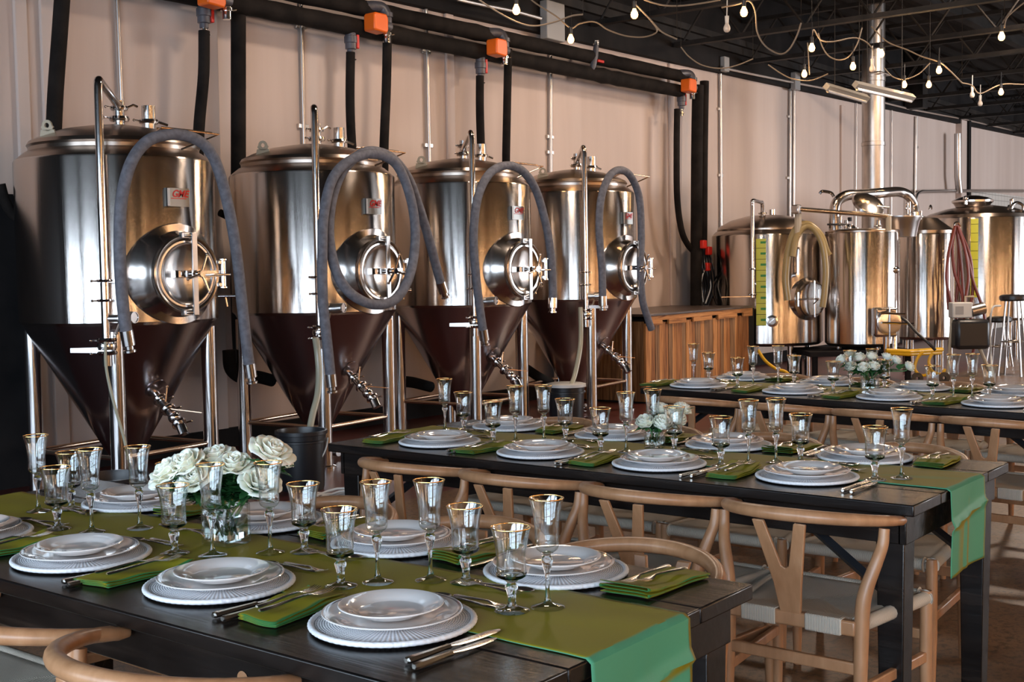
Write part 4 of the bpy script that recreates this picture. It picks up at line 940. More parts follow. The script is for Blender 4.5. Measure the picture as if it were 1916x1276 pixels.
# valves on top of vessel 2
def topfit(root, c, R_, lst):
    mb = MB()
    for (px, py0, py1, dep, rr) in lst:
        a_ = pd(px, py0, dep) - Vector((c.x, c.y, 0)); b_ = pd(px, py1, dep) - Vector((c.x, c.y, 0)); mb.tube([a_, b_], rr, 12); clamp(mb, a_.lerp(b_, .5), (0, 0, 1), rr * 1.6, .012)
    mb.build('top_fittings', M_ss, root)
topfit(V2, c2_, .465, [(1571, 434, 405, 15.5, .03), (1583, 434, 412, 15.4, .026), (1592, 434, 420, 15.35, .024), (1643, 434, 412, 15.4, .03), (1603, 434, 426, 15.3, .02)])
topfit(V3, c3_, .40, [(1700, 418, 378, 16.3, .03), (1697, 400, 380, 16.2, .02), (1722, 415, 395, 16.4, .022)])
mb = MB(); b2 = Vector((c2_.x, c2_.y, 0)); mb.tube(spline([pd(1548, 420, 15.4) - b2, pd(1565, 420, 15.4) - b2, pd(1592, 421, 15.35) - b2, pd(1602, 428, 15.3) - b2, pd(1610, 432, 15.3) - b2], 4), .012, 8)
mb.box(-.02, .02, -.02, .02, 0, .05, m=Matrix.Translation(pd(1590, 414, 15.3) - b2)); mb.build('valve_levers', M_pbk, V2)
# kettle hatch and sprayer
mb = MB(); mb.lathe([(.24, .17), (.27, .22), (.30, .24), (.30, .27), (.22, .31), (.10, .34), (0, .35)], 48, m=Matrix.Translation((-.18, .05, 2.13))); mb.build('hatch', M_ss2, V4)
mb = MB(); mb.tube([(-.50, .05, 2.38), (.12, -.02, 2.42)], .02, 8); mb.ball((-.5, .05, 2.42), .04, 10, 8); mb.tube([(-.5, .05, 2.33), (-.5, .05, 2.44)], .025, 8); mb.tube([(.16, -.05, 2.28), (.16, -.05, 2.42)], .03, 8); mb.build('hatch_clamp', M_ss, V4)
mb = MB()
for px in (1893,): q = pd(px, 385, 18.2) - Vector((c4_.x, c4_.y, 0)); mb.tube([q + Vector((0, 0, -.1)), q + Vector((0, 0, .1))], .03, 10); mb.tube([q + Vector((-.06, 0, .08)), q + Vector((.06, 0, .1))], .018, 8)
for px in (1741, 1888):
    q = pd(px, 392, 18.3) - Vector((c4_.x, c4_.y, 0)); mb.tube([q + Vector((.05 * math.cos(PI * k / 8), 0, .06 * math.sin(PI * k / 8))) for k in range(9)], .014, 8)
q = pd(1903, 384, 18.1) - Vector((c4_.x, c4_.y, 0)); mb.tube(spline([q + Vector((-.09, .07, -.1)), q + Vector((-.06, .05, 0)), q + Vector((0, 0, .04)), q + Vector((.07, -.06, 0)), q + Vector((.08, -.07, -.1))], 4), .022, 8)
mb.build('top_fittings', M_ss, V4)
P0, n0 = on_v(c4_, .80, 1823, 1.1); ang = math.atan2(n0.y, n0.x); mb = MB(); strip_on(mb, .8015, ang - .065, ang + .065, .95, 2.10, 6); mb.build('level_scale', M_scale, V4)
mb = MB()
for k in range(9): z = .98 + k * .13; strip_on(mb, .8025, ang - .065, ang + .065, z, z + .006, 4)
mb.build('scale_lines', M_black, V4)
# pump boxes, motors and the dark skid under the vessels
def on_floor(px, py): return oz(px, py, 0)
q = pd(1600, 670, 15.6); t = empty('vessel_skid', (q.x, q.y, 0), 0, 'dark steel skid platform under the middle brewing vessels', 'platform')
ry = Matrix.Rotation(AZ - PI / 2, 4, 'Z')
MB().box(-.70, .62, -.5, .5, .32, .38, m=ry).build('platform_plate', M_black, t)
for dx in (-.62, .54):
    for dy in (-.42, .42): MB().box(dx - .03, dx + .03, dy - .03, dy + .03, 0, .32, m=ry).build('leg', M_black, t)
q = pd(1658, 603, 14.9); t = empty('pump_housing', (q.x, q.y, q.z), AZ - PI / 2, 'square steel door box at the foot of the middle vessels', 'hatch box')
MB().box(-.14, .14, -.02, .16, -.18, .18).build('box_body', M_ss2, t, bevel=.03)
MB().lathe([(.15, 0), (.15, .05), (.11, .06), (0, .04)], 24, m=axm((.02, -.02, 0), (0, -1, 0))).build('box_door', M_ss, t)
mb = MB(); mb.tube([(-.10, -.10, .12), (.20, -.10, .10)], .012, 8); mb.tube([(-.08, -.10, 0), (.30, -.12, -.02)], .012, 8); mb.tube([(.02, -.08, -.2), (.02, -.08, .2)], .014, 8); mb.build('box_latch', M_ss, t)
MB().tube([(.02, .05, -.18), (.02, .05, -q.z)], .045, 12).build('box_support', M_ss, t)
mb = MB(); mb.tube([pd(1672, 440, 15.35), pd(1672, 560, 15.35), pd(1672, 655, 15.3)], .045, 14); mb.ball(pd(1672, 505, 15.3), .075, 16, 10, (1, 1, .7)); tag(mb.build('drain_pipe', M_ss), 'vertical steel pipe with a round joint between the two vessels', 'pipe')
mb = MB(); mb.tube([pd(1664, 445, 15.3), pd(1663, 600, 15.3)], .02, 10); tag(mb.build('drain_pipe', M_ssb), 'slim steel pipe just left of the pipe with a round joint', 'pipe')
tag(MB().tube(spline([pd(1672, 588, 14.9), pd(1695, 600, 14.8), pd(1715, 622, 14.7), pd(1735, 640, 14.6), pd(1750, 655, 14.6)], 6), .018, 8).build('power_cable', M_pbk), 'black cable running down right from the steel door box', 'cable')
# yellow hand truck lying by the vessels
t = empty('yellow_trolley', pd(1690, 665, 14.5), 0, 'yellow tubular trolley frame on the floor before the vessels', 'trolley'); o_ = t.location.copy()
def V(x, y, d=14.5): return pd(x, y, d) - o_
mb = MB(); mb.tube([V(1658, 656), V(1700, 658), V(1762, 654, 15.1)], .028, 10); mb.tube([V(1664, 661), V(1700, 663), V(1760, 660, 15.1)], .022, 10)
mb.tube(spline([V(1727, 658), V(1716, 672), V(1712, 690), V(1722, 702), V(1735, 700), V(1740, 688), V(1738, 678)], 5), .018, 8); mb.tube(spline([V(1745, 660), V(1738, 676), V(1744, 694), V(1762, 700), V(1768, 690)], 5), .018, 8); mb.build('frame', M_yel, t)
mb = MB()
for k, (x_, y_) in enumerate(((1716, 708), (1766, 707))): mb.lathe([(.02, -.02), (.07, -.018), (.07, .018), (.02, .02)], 20, m=axm(V(x_, y_, 14.5), F2))
mb.build('wheel', M_pbk, t)
# red hoses on their hook, motor box
mb = MB(); t = empty('red_hose_bundle', pd(1790, 425, 16.0), 0, 'bundle of red hoses hanging on a hook right of the conical lid vessel', 'hose'); o_ = t.location.copy()
def V(x, y, d=16.0): return pd(x, y, d) - o_
loops = [[(1787, 424), (1776, 470), (1771, 520), (1778, 560), (1786, 585)], [(1788, 422), (1782, 460), (1786, 510), (1798, 545), (1803, 580), (1806, 615)],
         [(1790, 422), (1800, 450), (1812, 490), (1822, 530), (1838, 575), (1842, 605), (1828, 632), (1808, 640), (1797, 632)],
         [(1789, 422), (1794, 470), (1792, 530), (1788, 575), (1790, 600)], [(1792, 423), (1806, 470), (1812, 520), (1806, 570), (1818, 600), (1824, 640), (1818, 668)], [(1785, 428), (1774, 480), (1773, 540), (1775, 580)],
         [(1790, 424), (1799, 500), (1803, 560)], [(1793, 425), (1815, 480), (1820, 540), (1814, 580)]]
for k, L in enumerate(loops): MB().tube(spline([V(x_, y_, 15.9 + .03 * (k % 4)) for x_, y_ in L], 8), .020, 8).build('hose_strand', M_redhose, t)
MB().tube(spline([V(1784, 426), V(1786, 418), V(1792, 416), V(1797, 424)], 4), .012, 8).build('hook', M_ss, t)
t = empty('control_box', pd(1797, 580, 15.6), AZ - PI / 2, 'pale grey motor control box below the red hoses', 'control box')
MB().box(-.13, .13, -.08, .08, -.10, .10).build('box_body', M_pwh, t, bevel=.015); MB().box(-.09, .01, -.085, -.078, -.05, .05).build('box_label', M_grey, t)
MB().tube([(.12, -.02, -.02), (.30, -.0, .02)], .075, 20).build('motor', M_ssb, t)
mb = MB(); mb.tube([(-.09, .05, -.1), (-.16, .05, -1.02)], .02, 8); mb.tube([(.10, .05, -.1), (.42, .05, -.85)], .025, 8); mb.tube([(0.05, -.03, .02), (.05, -.03, .17), (.16, -.03, .17)], .014, 8); mb.build('stand', M_cream, t)
MB().box(-.1, .34, -.14, .14, -.5, -.12).build('pump_motor', M_pbk, t, bevel=.05)
def stool(px, py, dep, label):
    q = pd(px, py, dep); t = empty('bar_stool', (q.x, q.y, 0), 0, label, 'stool'); h = q.z
    MB().lathe([(0, h - .02), (.15, h - .02), (.17, h + .0), (.17, h + .04), (.14, h + .06), (0, h + .06)], 28).build('seat', M_pbk, t)
    for k in range(4):
        a_ = PI / 4 + k * PI / 2; MB().tube([(.10 * math.cos(a_), .10 * math.sin(a_), h - .02), (.2 * math.cos(a_), .2 * math.sin(a_), 0)], .013, 8).build('leg', M_ssb, t)
    MB().tube([(.155 * math.cos(2 * PI * k / 24), .155 * math.sin(2 * PI * k / 24), h * .45) for k in range(24)], .010, 8, closed=True).build('foot_ring', M_ssb, t)
stool(1896, 560, 15.6, 'black topped bar stool at the right edge before the big kettle')
stool(1870, 600, 17.0, 'lower dark stool behind the bar stool at the right edge')
tag(MB().tube(spline([oz(1857, 706, .01), pd(1853, 640, 15.9), pd(1853, 600, 15.8), pd(1858, 575, 15.8), pd(1872, 572, 15.9)], 6), .012, 8).build('power_cable', M_pwh), 'thin pale hose curving up beside the bar stool', 'cable')

# ================================================================== TABLES
TW, TH = .917, .76
TABLES = {'front': ((1.437, 1.186), 0.0, 2.42), 'middle': ((3.385, 1.205), 0.0, 2.38), 'back': ((5.751, 1.287), -.078, 2.42)}
TM = {}
def make_table(key, label):
    (ox, oy_), rz, L = TABLES[key]
    t = empty('dining_table', (ox, oy_, 0), rz, label, 'table', 'long dark banquet tables')
    TM[key] = Matrix.Translation((ox, oy_, 0)) @ Matrix.Rotation(rz, 4, 'Z')
    rnd = random.Random(len(key))
    mb = MB(); nb = 4; bw = TW / nb
    for k in range(nb):
        x0, x1 = k * bw + (.0008 if k else 0), (k + 1) * bw - (.0008 if k < nb - 1 else 0)
        mb.box(x0, x1, 0, L, TH - .034, TH)
    mb.build('tabletop', M_table, t, bevel=.004)
    mb = MB()
    for x0 in (.035, TW - .06): mb.box(x0, x0 + .025, .05, L - .05, TH - .125, TH - .035)
    for y0 in (.035, L - .06): mb.box(.035, TW - .035, y0, y0 + .025, TH - .125, TH - .035)
    for y0 in (L * .33, L * .66): mb.box(.06, TW - .06, y0 - .02, y0 + .02, TH - .10, TH - .035)
    mb.build('apron', M_table, t, bevel=.003)
    for cx_ in (.085, TW - .085):
        for cy_ in (.085, L - .085):
            mb = MB(); a = .044; b = .034
            I = [mb.vert((cx_ + sx * q, cy_ + sy * q, z)) for z, q in ((0, b), (TH - .036, a)) for sx, sy in ((-1, -1), (1, -1), (1, 1), (-1, 1))]
            for q in ((3, 2, 1, 0), (4, 5, 6, 7), (0, 1, 5, 4), (1, 2, 6, 5), (2, 3, 7, 6), (3, 0, 4, 7)): mb.face([I[k] for k in q])
            mb.build('leg', M_table, t, bevel=.004)
            s = 1 if cy_ < L / 2 else -1
            br = MB(); br.tube([(cx_ + (.03 if cx_ < .5 else -.03), cy_ + s * .03, .46), (cx_ + (.05 if cx_ < .5 else -.05), cy_ + s * .36, TH - .07)], .016, 4)
            br.ball((cx_ + (.04 if cx_ < .5 else -.04), cy_ + s * .06, .475), .012, 8, 6); br.build('folding_brace', M_pbk, t)
    if key == 'front':
        kn = MB(); kn.lathe([(0, 0), (.012, .001), (.016, 0)], 16, m=axm((.034, .62, TH - .085), (-1, 0, 0))); kn.build('wood_knot', M_beech, t)
    return t
make_table('front', 'long dark wooden table nearest the camera, its cloth end cut by the frame')
make_table('middle', 'long dark wooden table in the middle, runner hanging at its right end')
make_table('back', 'long dark wooden table farthest back, near the wooden counter')
def runner(key, label, rw, hang, hangL):
    L = TABLES[key][2]; mb = MB(); rnd = random.Random(5 + len(key)); x0 = TW / 2 - rw / 2
    s0, s1 = -hang, L + hangL; T_ = TH + .0022
    def fn(u, v):
        s = s0 + (s1 - s0) * v; x = x0 + rw * u
        wob = .0022 * math.sin(s * 9 + x * 7) * math.sin(x * 21 + s * 3.1) + .002 * math.exp(-((s - .30 - .15 * u) / .012) ** 2) + .0018 * math.exp(-((s - .62 + .05 * u) / .012) ** 2)
        x += .004 * math.sin(s * 5.3) + .0015 * math.sin(s * 31)
        if s < 0:
            d = -s; return (x + .004 * math.sin(d * 20), -.007 - .006 * math.sin(u * 6 + 1) * min(1, d * 8) - .010 * math.exp(-((d - .115 + .03 * u) / .010) ** 2) - .004 * math.exp(-((u - .5) / .05) ** 2) * min(1, d * 5), T_ - d)
        if s > L: d = s - L; return (x, L + .007 + .005 * math.sin(u * 7) * min(1, d * 8), T_ - d)
        e = 0
        return (x, s, T_ + max(0, wob) + .0004)
    nv = 260
    mb.grid(26, nv, fn); o = mb.build('table_runner', M_satin, solid=.0012)
    o.matrix_world = TM[key]; tag(o, label, 'table runner', 'green satin runners'); return o
runner('front', 'green satin runner along the front table, hanging over its near corner end', .345, .34, .22)
runner('middle', 'green satin runner along the middle table, its full drop visible at the right', .335, .27, .20)
runner('back', 'green satin runner along the farthest table under white flowers', .335, .25, .20)

# ================================================================== CHAIRS
def make_chair():
    t = empty('wishbone_chair', (0, 0, 0), 0, 'x', 'chair')
    sz = .445
    for s in (-1, 1):
        L = MB(); L.tube([(.205, s * .245, 0), (.205, s * .245, .20), (.205, s * .245, .43), (.205, s * .245, .452)], [.013, .019, .019, .017], 14); L.build('leg', M_beech, t)
        P = spline([(-.215, s * .205, 0), (-.213, s * .205, .22), (-.205, s * .206, .42), (-.198, s * .212, .52), (-.175, s * .236, .61), (-.155, s * .247, .66), (-.148, s * .249, .705)], 5)
        rr = [.013 + .008 * min(1, p_.z / .35) - .006 * max(0, (p_.z - .5) / .2) for p_ in P]
        L = MB(); L.tube(P, rr, 14); L.build('leg', M_beech, t)
        S = MB(); S.box(-.21, .205, -.010, .010, -.016, .016, m=Matrix.Translation((0, s * .225, .25)) @ Matrix.Rotation(s * R(5.4), 4, 'Z')); S.build('stretcher', M_beech, t, bevel=.004)
    S = MB(); S.box(-.222, -.204, -.20, .20, .295, .33); S.build('stretcher', M_beech, t, bevel=.004)
    S = MB(); S.box(.197, .213, -.24, .24, .30, .332); S.build('stretcher', M_beech, t, bevel=.004)
    # rear seat rail in wood, showing between the cord wraps
    S = MB(); S.box(-.226, -.198, -.195, .195, .405, .448); S.build('seat_rail', M_beech, t, bevel=.006)
    # woven cord seat: trapezoid, slightly dished, rounded edges
    mb = MB(); n_ = 20
    def fn(u, v):
        x = -.205 + .415 * u; hw = .182 + (.246 - .182) * u; y = -hw + 2 * hw * v
        e = max(abs(2 * u - 1), abs(2 * v - 1)); z = sz + .004 - .014 * (1 - min(1, max(abs(2 * u - 1), abs(2 * v - 1)))) ** .8
        dgl = abs(abs(2 * u - 1) - abs(2 * v - 1)); z -= .003 * math.exp(-(dgl / .05) ** 2) * (1 - e * .6)
        if e > .94: z -= .012 * ((e - .94) / .06) ** 2
        return (x, y, z)
    mb.grid(n_, n_, fn)
    st = mb.build('seat', M_cord, t)
    # bound edges round the rails
    ed = MB()
    ed.tube([(.21, -.222, .432), (.21, .222, .432)], .021, 12, flat=1.0)
    for s in (-1, 1):
        ed.tube([(-.195, s * .192, .430), (.20, s * .244, .430)], .021, 12)
        ed.box(-.230, -.194, s * .045 if s > 0 else -.155, .155 if s > 0 else -.045, .402, .452)
    ed.build('cord_edge', M_cord, t, bevel=.005)
    und = MB(); und.grid(2, 2, lambda u, v: (-.2 + .4 * u, (-.18 - .06 * u) + (.36 + .12 * u) * v, .418)); und.build('seat_underside', M_cord, t)
    # bentwood top rail / arms
    P = []; 
    for k in range(33):
        a_ = PI / 2 + PI * k / 32; rx, ry_ = .262, .262
        x = -.045 + rx * math.cos(a_); y = ry_ * math.sin(a_); z = .712 + .035 * (-math.cos(a_)) ** 1.0
        P.append((x, y, z))
    P = [(-.028, .260, .708)] + P[1:-1] + [(-.028, -.260, .708)]
    rr = [.014 + .007 * math.sin(PI * k / (len(P) - 1)) ** .7 for k in range(len(P))]
    rr[0] = rr[-1] = .010
    ra = MB(); ra.tube(spline(P, 2), [rr[min(len(rr) - 1, k // 2)] for k in range(2 * (len(P) - 1) + 1)], 14, flat=.92, updir=(0, 0, 1)); ra.build('top_rail', M_beech, t)
    # Y shaped back splat
    sp = MB(); TZ = .722
    outl = [(-.028, .42), (.028, .42), (.045, .545)] ; 
    pts = [(-.030, .43), (.030, .43), (.043, .53), (.082, TZ), (.046, TZ), (.012, .588), (.0, .580), (-.012, .588), (-.046, TZ), (-.082, TZ), (-.043, .53)]
    def SP(p_, off):
        tt = (p_[1] - .43) / (TZ - .43); return (-.215 - .082 * tt ** 1.2 + off, p_[0], p_[1])
    quads = [(0, 1, 2, 10), (10, 2, 5, 7), (2, 3, 4, 5), (10, 7, 8, 9), ]
    for off in (-.006, .006):
        I = [sp.vert(SP(p_, off)) for p_ in pts]
        for q in ((0, 1, 2, 5, 6, 7, 10), (2, 3, 4, 5), (10, 7, 8, 9)): sp.face([I[k] for k in q])
        if off < 0: I0 = I
    for k in range(len(pts)): sp.face([I0[k], I0[(k + 1) % len(pts)], I[(k + 1) % len(pts)], I[k]])
    recalc(sp.build('splat', M_beech, t, bevel=.003))
    return t
ORD = ['first', 'second', 'third', 'fourth', 'fifth']
chair = make_chair(); used = []
def put_chair(x, y, rz, label, group): place(chair, used, (x, y, 0), rz + R(random.uniform(-1.6, 1.6)), label, group)
BACK = .307
for key, near, far in (('front', [1.90, 2.41, 2.93], [1.56, 2.07, 2.60, 3.12]), ('middle', [1.505, 2.025, 2.54, 3.03], [1.62, 2.17, 2.69, 3.21]), ('back', [1.62, 2.16, 2.69, 3.20], [1.75, 2.28, 2.83, 3.38])):
    (ox, oy_), rz, L = TABLES[key]
    for i, y in enumerate(near):
        xb = {'front': 1.185, 'middle': 3.135, 'back': 5.44}[key] - (y - 1.5) * math.tan(rz)
        put_chair(xb + BACK, y, rz, 'pale wooden wishbone chair, %s table camera side, %s from the right' % (key, ORD[i]), 'wishbone chairs on the camera side of the %s table' % key)
    for i, y in enumerate(far):
        xb = {'front': 2.60, 'middle': 4.565, 'back': 7.02}[key] - (y - 1.5) * math.tan(rz)
        put_chair(xb - BACK, y, rz + PI, 'pale wooden wishbone chair, %s table tank side, %s from the right' % (key, ORD[i]), 'wishbone chairs on the tank side of the %s table' % key)

# ================================================================== TABLEWARE
def make_charger():
    t = empty('charger_plate', (0, 0, 0), 0, 'x', 'charger plate')
    MB().lathe([(0, .001), (.150, .001), (.158, .004), (.152, .0075), (.10, .0065), (0, .006)], 72).build('woven_disc', M_charger, t)
    n_ = 200; mb = MB(); mb.lathe([(.157 + .0062 * math.cos(a_), .0058 + .0055 * math.sin(a_)) for a_ in [2 * PI * k / 10 for k in range(10)]], n_, closed=True, mod=lambda th_, z: 1 + .006 * math.sin(th_ * 66)); mb.build('cord_rim', M_rim, t)
    return t
def plate_mesh(name, rad, m):
    k = rad / .137
    return MB().lathe([(0, .002), (rad * .55, .002), (rad * .58, .0), (rad * .62, .002), (rad * .70, .007), (rad * .985, .0175), (rad, .019), (rad * .992, .0205), (rad * .97, .0205), (rad * .70, .0108), (rad * .64, .0070), (rad * .60, .0060), (0, .0056)], 72).build(name, m)
def make_plate(name, rad, m, cat):
    o = plate_mesh(name, rad, m); tag(o, 'x', cat); return o
def blade(mb, prof, z0=0.0):
    """prof: (x, half width, z, half thickness)"""
    rings = []
    for x, w_, z, h in prof:
        rings.append([mb.vert((x, -w_, z + z0)), mb.vert((x, -w_ * .5, z + z0 + h)), mb.vert((x, w_ * .5, z + z0 + h)), mb.vert((x, w_, z + z0)), mb.vert((x, w_ * .5, z + z0 - h)), mb.vert((x, -w_ * .5, z + z0 - h))])
    for A, B in zip(rings, rings[1:]):
        for k in range(6): mb.face([A[k], A[(k + 1) % 6], B[(k + 1) % 6], B[k]])
    mb.face(rings[0][::-1]); mb.face(rings[-1])
def make_fork(L=.195):
    mb = MB(); s = L / .195
    blade(mb, [(0, .004, .003, .002), (.006, .0095, .003, .0025), (.03, .0088, .0035, .0025), (.06, .0055, .005, .0022), (.10, .0032, .007, .002), (.125, .0032, .008, .0018), (.138, .0075, .006, .0014), (.150, .0118, .004, .0012), (.160, .0122, .0035, .001)])
    for k in range(4):
        y = -.0098 + k * .00655
        pr = [(.157, .0019, .0036, .001), (.175, .0018, .004, .001), (.190, .0014, .007, .0009), (.195, .0006, .009, .0006)]
        rings = []
        for x, w_, z, h in pr: rings.append([mb.vert((x, y - w_, z - h)), mb.vert((x, y + w_, z - h)), mb.vert((x, y + w_, z + h)), mb.vert((x, y - w_, z + h))])
        for A, B in zip(rings, rings[1:]):
            for q in range(4): mb.face([A[q], A[(q + 1) % 4], B[(q + 1) % 4], B[q]])
        mb.face(rings[-1])
    mb.v = [Vector((v.x * s - L / 2, v.y * (s ** .5), v.z)) for v in mb.v]
    return recalc(mb.build('fork', M_chrome))
def make_knife(L=.245, hw=.0115):
    mb = MB(); H = L * .44
    blade(mb, [(0, .005, .006, .004), (.003, hw * .82, .006, .0055), (.02, hw * .86, .006, .0052), (H * .6, hw * .66, .006, .0045), (H - .01, hw * .55, .006, .004), (H, hw * .75, .006, .0045)])
    b = MB(); blade(b, [(H - .004, hw * .5, .006, .002), (H + .02, hw * .95, .006, .0009), (L * .75, hw * 1.05, .005, .0007), (L - .02, hw * .95, .005, .0006), (L - .003, hw * .45, .005, .0005), (L, .0005, .005, .0003)])
    t = empty('knife'); mb.v = [v - Vector((L / 2, 0, 0)) for v in mb.v]; b.v = [v - Vector((L / 2, 0, 0)) for v in b.v]
    recalc(mb.build('handle', M_chrome, t)); recalc(b.build('blade', M_chrome, t)); return t
def make_spoon(L=.17):
    mb = MB()
    blade(mb, [(0, .003, .003, .002), (.006, .008, .003, .0024), (.03, .0072, .0035, .0022), (.07, .004, .006, .002), (.115, .003, .008, .0016), (.122, .0045, .007, .0012)])
    def fn(u, v):
        a_ = 2 * PI * v; r_ = u; x = .145 + r_ * .026 * math.cos(a_); y = r_ * .0175 * math.sin(a_) * (1 - .18 * math.cos(a_)); return (x, y, .0012 + .0068 * r_ ** 2)
    mb.grid(6, 24, fn)
    mb.v = [v - Vector((L / 2, 0, 0)) for v in mb.v]
    return mb.build('dessert_spoon', M_chrome, solid=.0)
def make_napkin(seed):
    rnd = random.Random(seed); mb = MB(); hw = .054; L = .225; nl = 4; h = .0036
    path = []
    for k in range(nl):
        xs = [(-hw + 2 * hw * j / 8) for j in range(9)]
        if k % 2: xs = xs[::-1]
        for x in xs: path.append((x, .002 + k * h))
        if k < nl - 1:
            e = 1 if k % 2 == 0 else -1
            for a_ in (-.5, 0, .5): path.append((e * (hw + .0022 * math.cos(a_ * PI)), .002 + k * h + h / 2 + h / 2 * math.sin(a_ * PI)))
    n = len(path) - 1; sk = rnd.uniform(-.05, .05); ph = rnd.uniform(0, 6)
    def fn(u, v):
        y, z = path[min(n, int(round(v * n)))]; x = -L / 2 + L * u
        lay = z / (nl * h); lift = .007 * lay * max(0, math.sin(u * PI * 1.1 + ph)) ** 2 + .012 * lay * max(0, (u - .8) / .2) * (1 if seed % 2 else .2)
        return (x + .006 * math.sin(y * 40 + ph) + .006 * lay * math.cos(k_ * 2 + ph), y * (1 + .06 * math.sin(u * 5 + ph)) + sk * x + .010 * lay * (u - .5) * (1 if seed % 3 else -1), z + lift + .0018 * math.sin(u * 13 + ph + y * 25) * lay)
    k_ = seed
    mb.grid(22, n, fn); return mb.build('napkin', M_nap, solid=.0011, sharp=70)
def glass_profile(out, th_):
    """closed outer + inner wall; out = [(r,z)...] of the bowl from stem join to the rim"""
    return out
def make_goblet():
    t = empty('water_goblet', (0, 0, 0), 0, 'x', 'goblet'); H = .168
    op = lambda th_, z: 1 + (.018 * abs(math.cos(th_ * 6)) if .085 < z < .155 else 0)
    outer = [(0, 0), (.034, 0), (.0355, .0012), (.034, .0028), (.022, .0055), (.011, .010), (.0085, .016), (.0078, .024), (.0095, .036), (.0125, .046), (.0130, .051), (.0095, .055), (.0088, .058), (.0125, .061), (.016, .064), (.024, .0675), (.0295, .071), (.0310, .076), (.0300, .084), (.0292, .10), (.0300, .120), (.0330, .142), (.0375, .158), (.0405, H)]
    inner = [(.0393, H), (.0362, .158), (.0317, .142), (.0287, .120), (.0278, .10), (.0284, .084), (.0290, .078), (.026, .0735), (.018, .071), (0, .070)]
    MB().lathe([(0, .0645)] + outer[18:] + inner, 48, mod=op).build('bowl', M_thin, t, sharp=50)
    MB().lathe([(.009, .0105)] + outer[5:18] + [(.0165, .0645), (0, .0645)], 32).build('stem', M_glass, t, sharp=50)
    MB().lathe(outer[:6] + [(.006, .0105)], 40).build('foot', M_thin, t, sharp=50)
    MB().lathe([(.0399 + .0010 * math.cos(2 * PI * k / 8), H + .0003 + .0013 * math.sin(2 * PI * k / 8)) for k in range(8)], 48, closed=True).build('gold_rim', M_gold, t)['label'] = 'gold rim line'
    return t
def make_flute():
    t = empty('champagne_flute', (0, 0, 0), 0, 'x', 'flute'); H = .222
    op = lambda th_, z: 1 + (.02 * abs(math.cos(th_ * 5)) if .125 < z < .205 else 0)
    outer = [(0, 0), (.033, 0), (.0345, .0012), (.033, .0028), (.020, .0055), (.008, .012), (.0052, .022), (.0043, .040), (.0042, .062), (.0058, .072), (.0098, .086), (.0118, .096), (.0112, .101), (.0078, .105), (.0078, .108), (.0112, .111), (.0150, .114), (.0205, .118), (.0232, .123), (.0240, .130), (.0237, .145), (.0246, .165), (.0272, .190), (.0315, .210), (.0352, H)]
    inner = [(.0341, H), (.0302, .210), (.0259, .190), (.0233, .165), (.0223, .145), (.0222, .132), (.019, .127), (.012, .1245), (0, .124)]
    MB().lathe([(0, .1125)] + outer[16:] + inner, 48, mod=op).build('bowl', M_thin, t, sharp=50)
    MB().lathe([(.009, .0105)] + outer[5:16] + [(.0135, .1125), (0, .1125)], 32).build('stem', M_glass, t, sharp=50)
    MB().lathe(outer[:5] + [(.009, .0105)], 40).build('foot', M_thin, t, sharp=50)
    MB().lathe([(.0346 + .0010 * math.cos(2 * PI * k / 8), H + .0003 + .0013 * math.sin(2 * PI * k / 8)) for k in range(8)], 48, closed=True).build('gold_rim', M_gold, t)['label'] = 'gold rim line'
    return t
PR = {'charger': make_charger(), 'plate': make_plate('dinner_plate', .137, M_plate, 'dinner plate'), 'salad': make_plate('salad_plate', .103, M_splate, 'salad plate'),
      'knife': make_knife(), 'knife2': make_knife(.215, .0100), 'fork': make_fork(), 'fork2': make_fork(.17), 'dfork': make_fork(.15), 'spoon': make_spoon(),
      'goblet': make_goblet(), 'flute': make_flute(), 'nap0': make_napkin(1), 'nap1': make_napkin(2), 'nap2': make_napkin(3)}
USED = {k: [] for k in PR}
def putp(k, M4, z, rz, name, label, cat, group, tilt=None):
    o = place(PR[k], USED[k], (0, 0, 0), 0, label, group); o.name = name; o['category'] = cat
    o.location = M4 @ Vector((0, 0, z)) ; o.rotation_euler = (tilt[0] if tilt else 0, tilt[1] if tilt else 0, rz)
    return o
POS = {('front', 'camera'): [(1.684, 1.614), (1.676, 2.125), (1.655, 2.618), (1.625, 3.10)], ('front', 'tank'): [(2.186, 1.588), (2.195, 2.086), (2.186, 2.575), (2.165, 3.115)],
       ('middle', 'camera'): [(3.640, 1.643), (3.610, 2.175), (3.605, 2.682), (3.619, 3.191)], ('middle', 'tank'): [(4.118, 1.640), (4.135, 2.184), (4.138, 2.701), (4.140, 3.243)],
       ('back', 'camera'): [(6.03, 1.745), (6.07, 2.291), (6.12, 2.843), (6.17, 3.45)], ('back', 'tank'): [(6.57, 1.815), (6.60, 2.318), (6.65, 2.865), (6.70, 3.435)]}
gi = 0
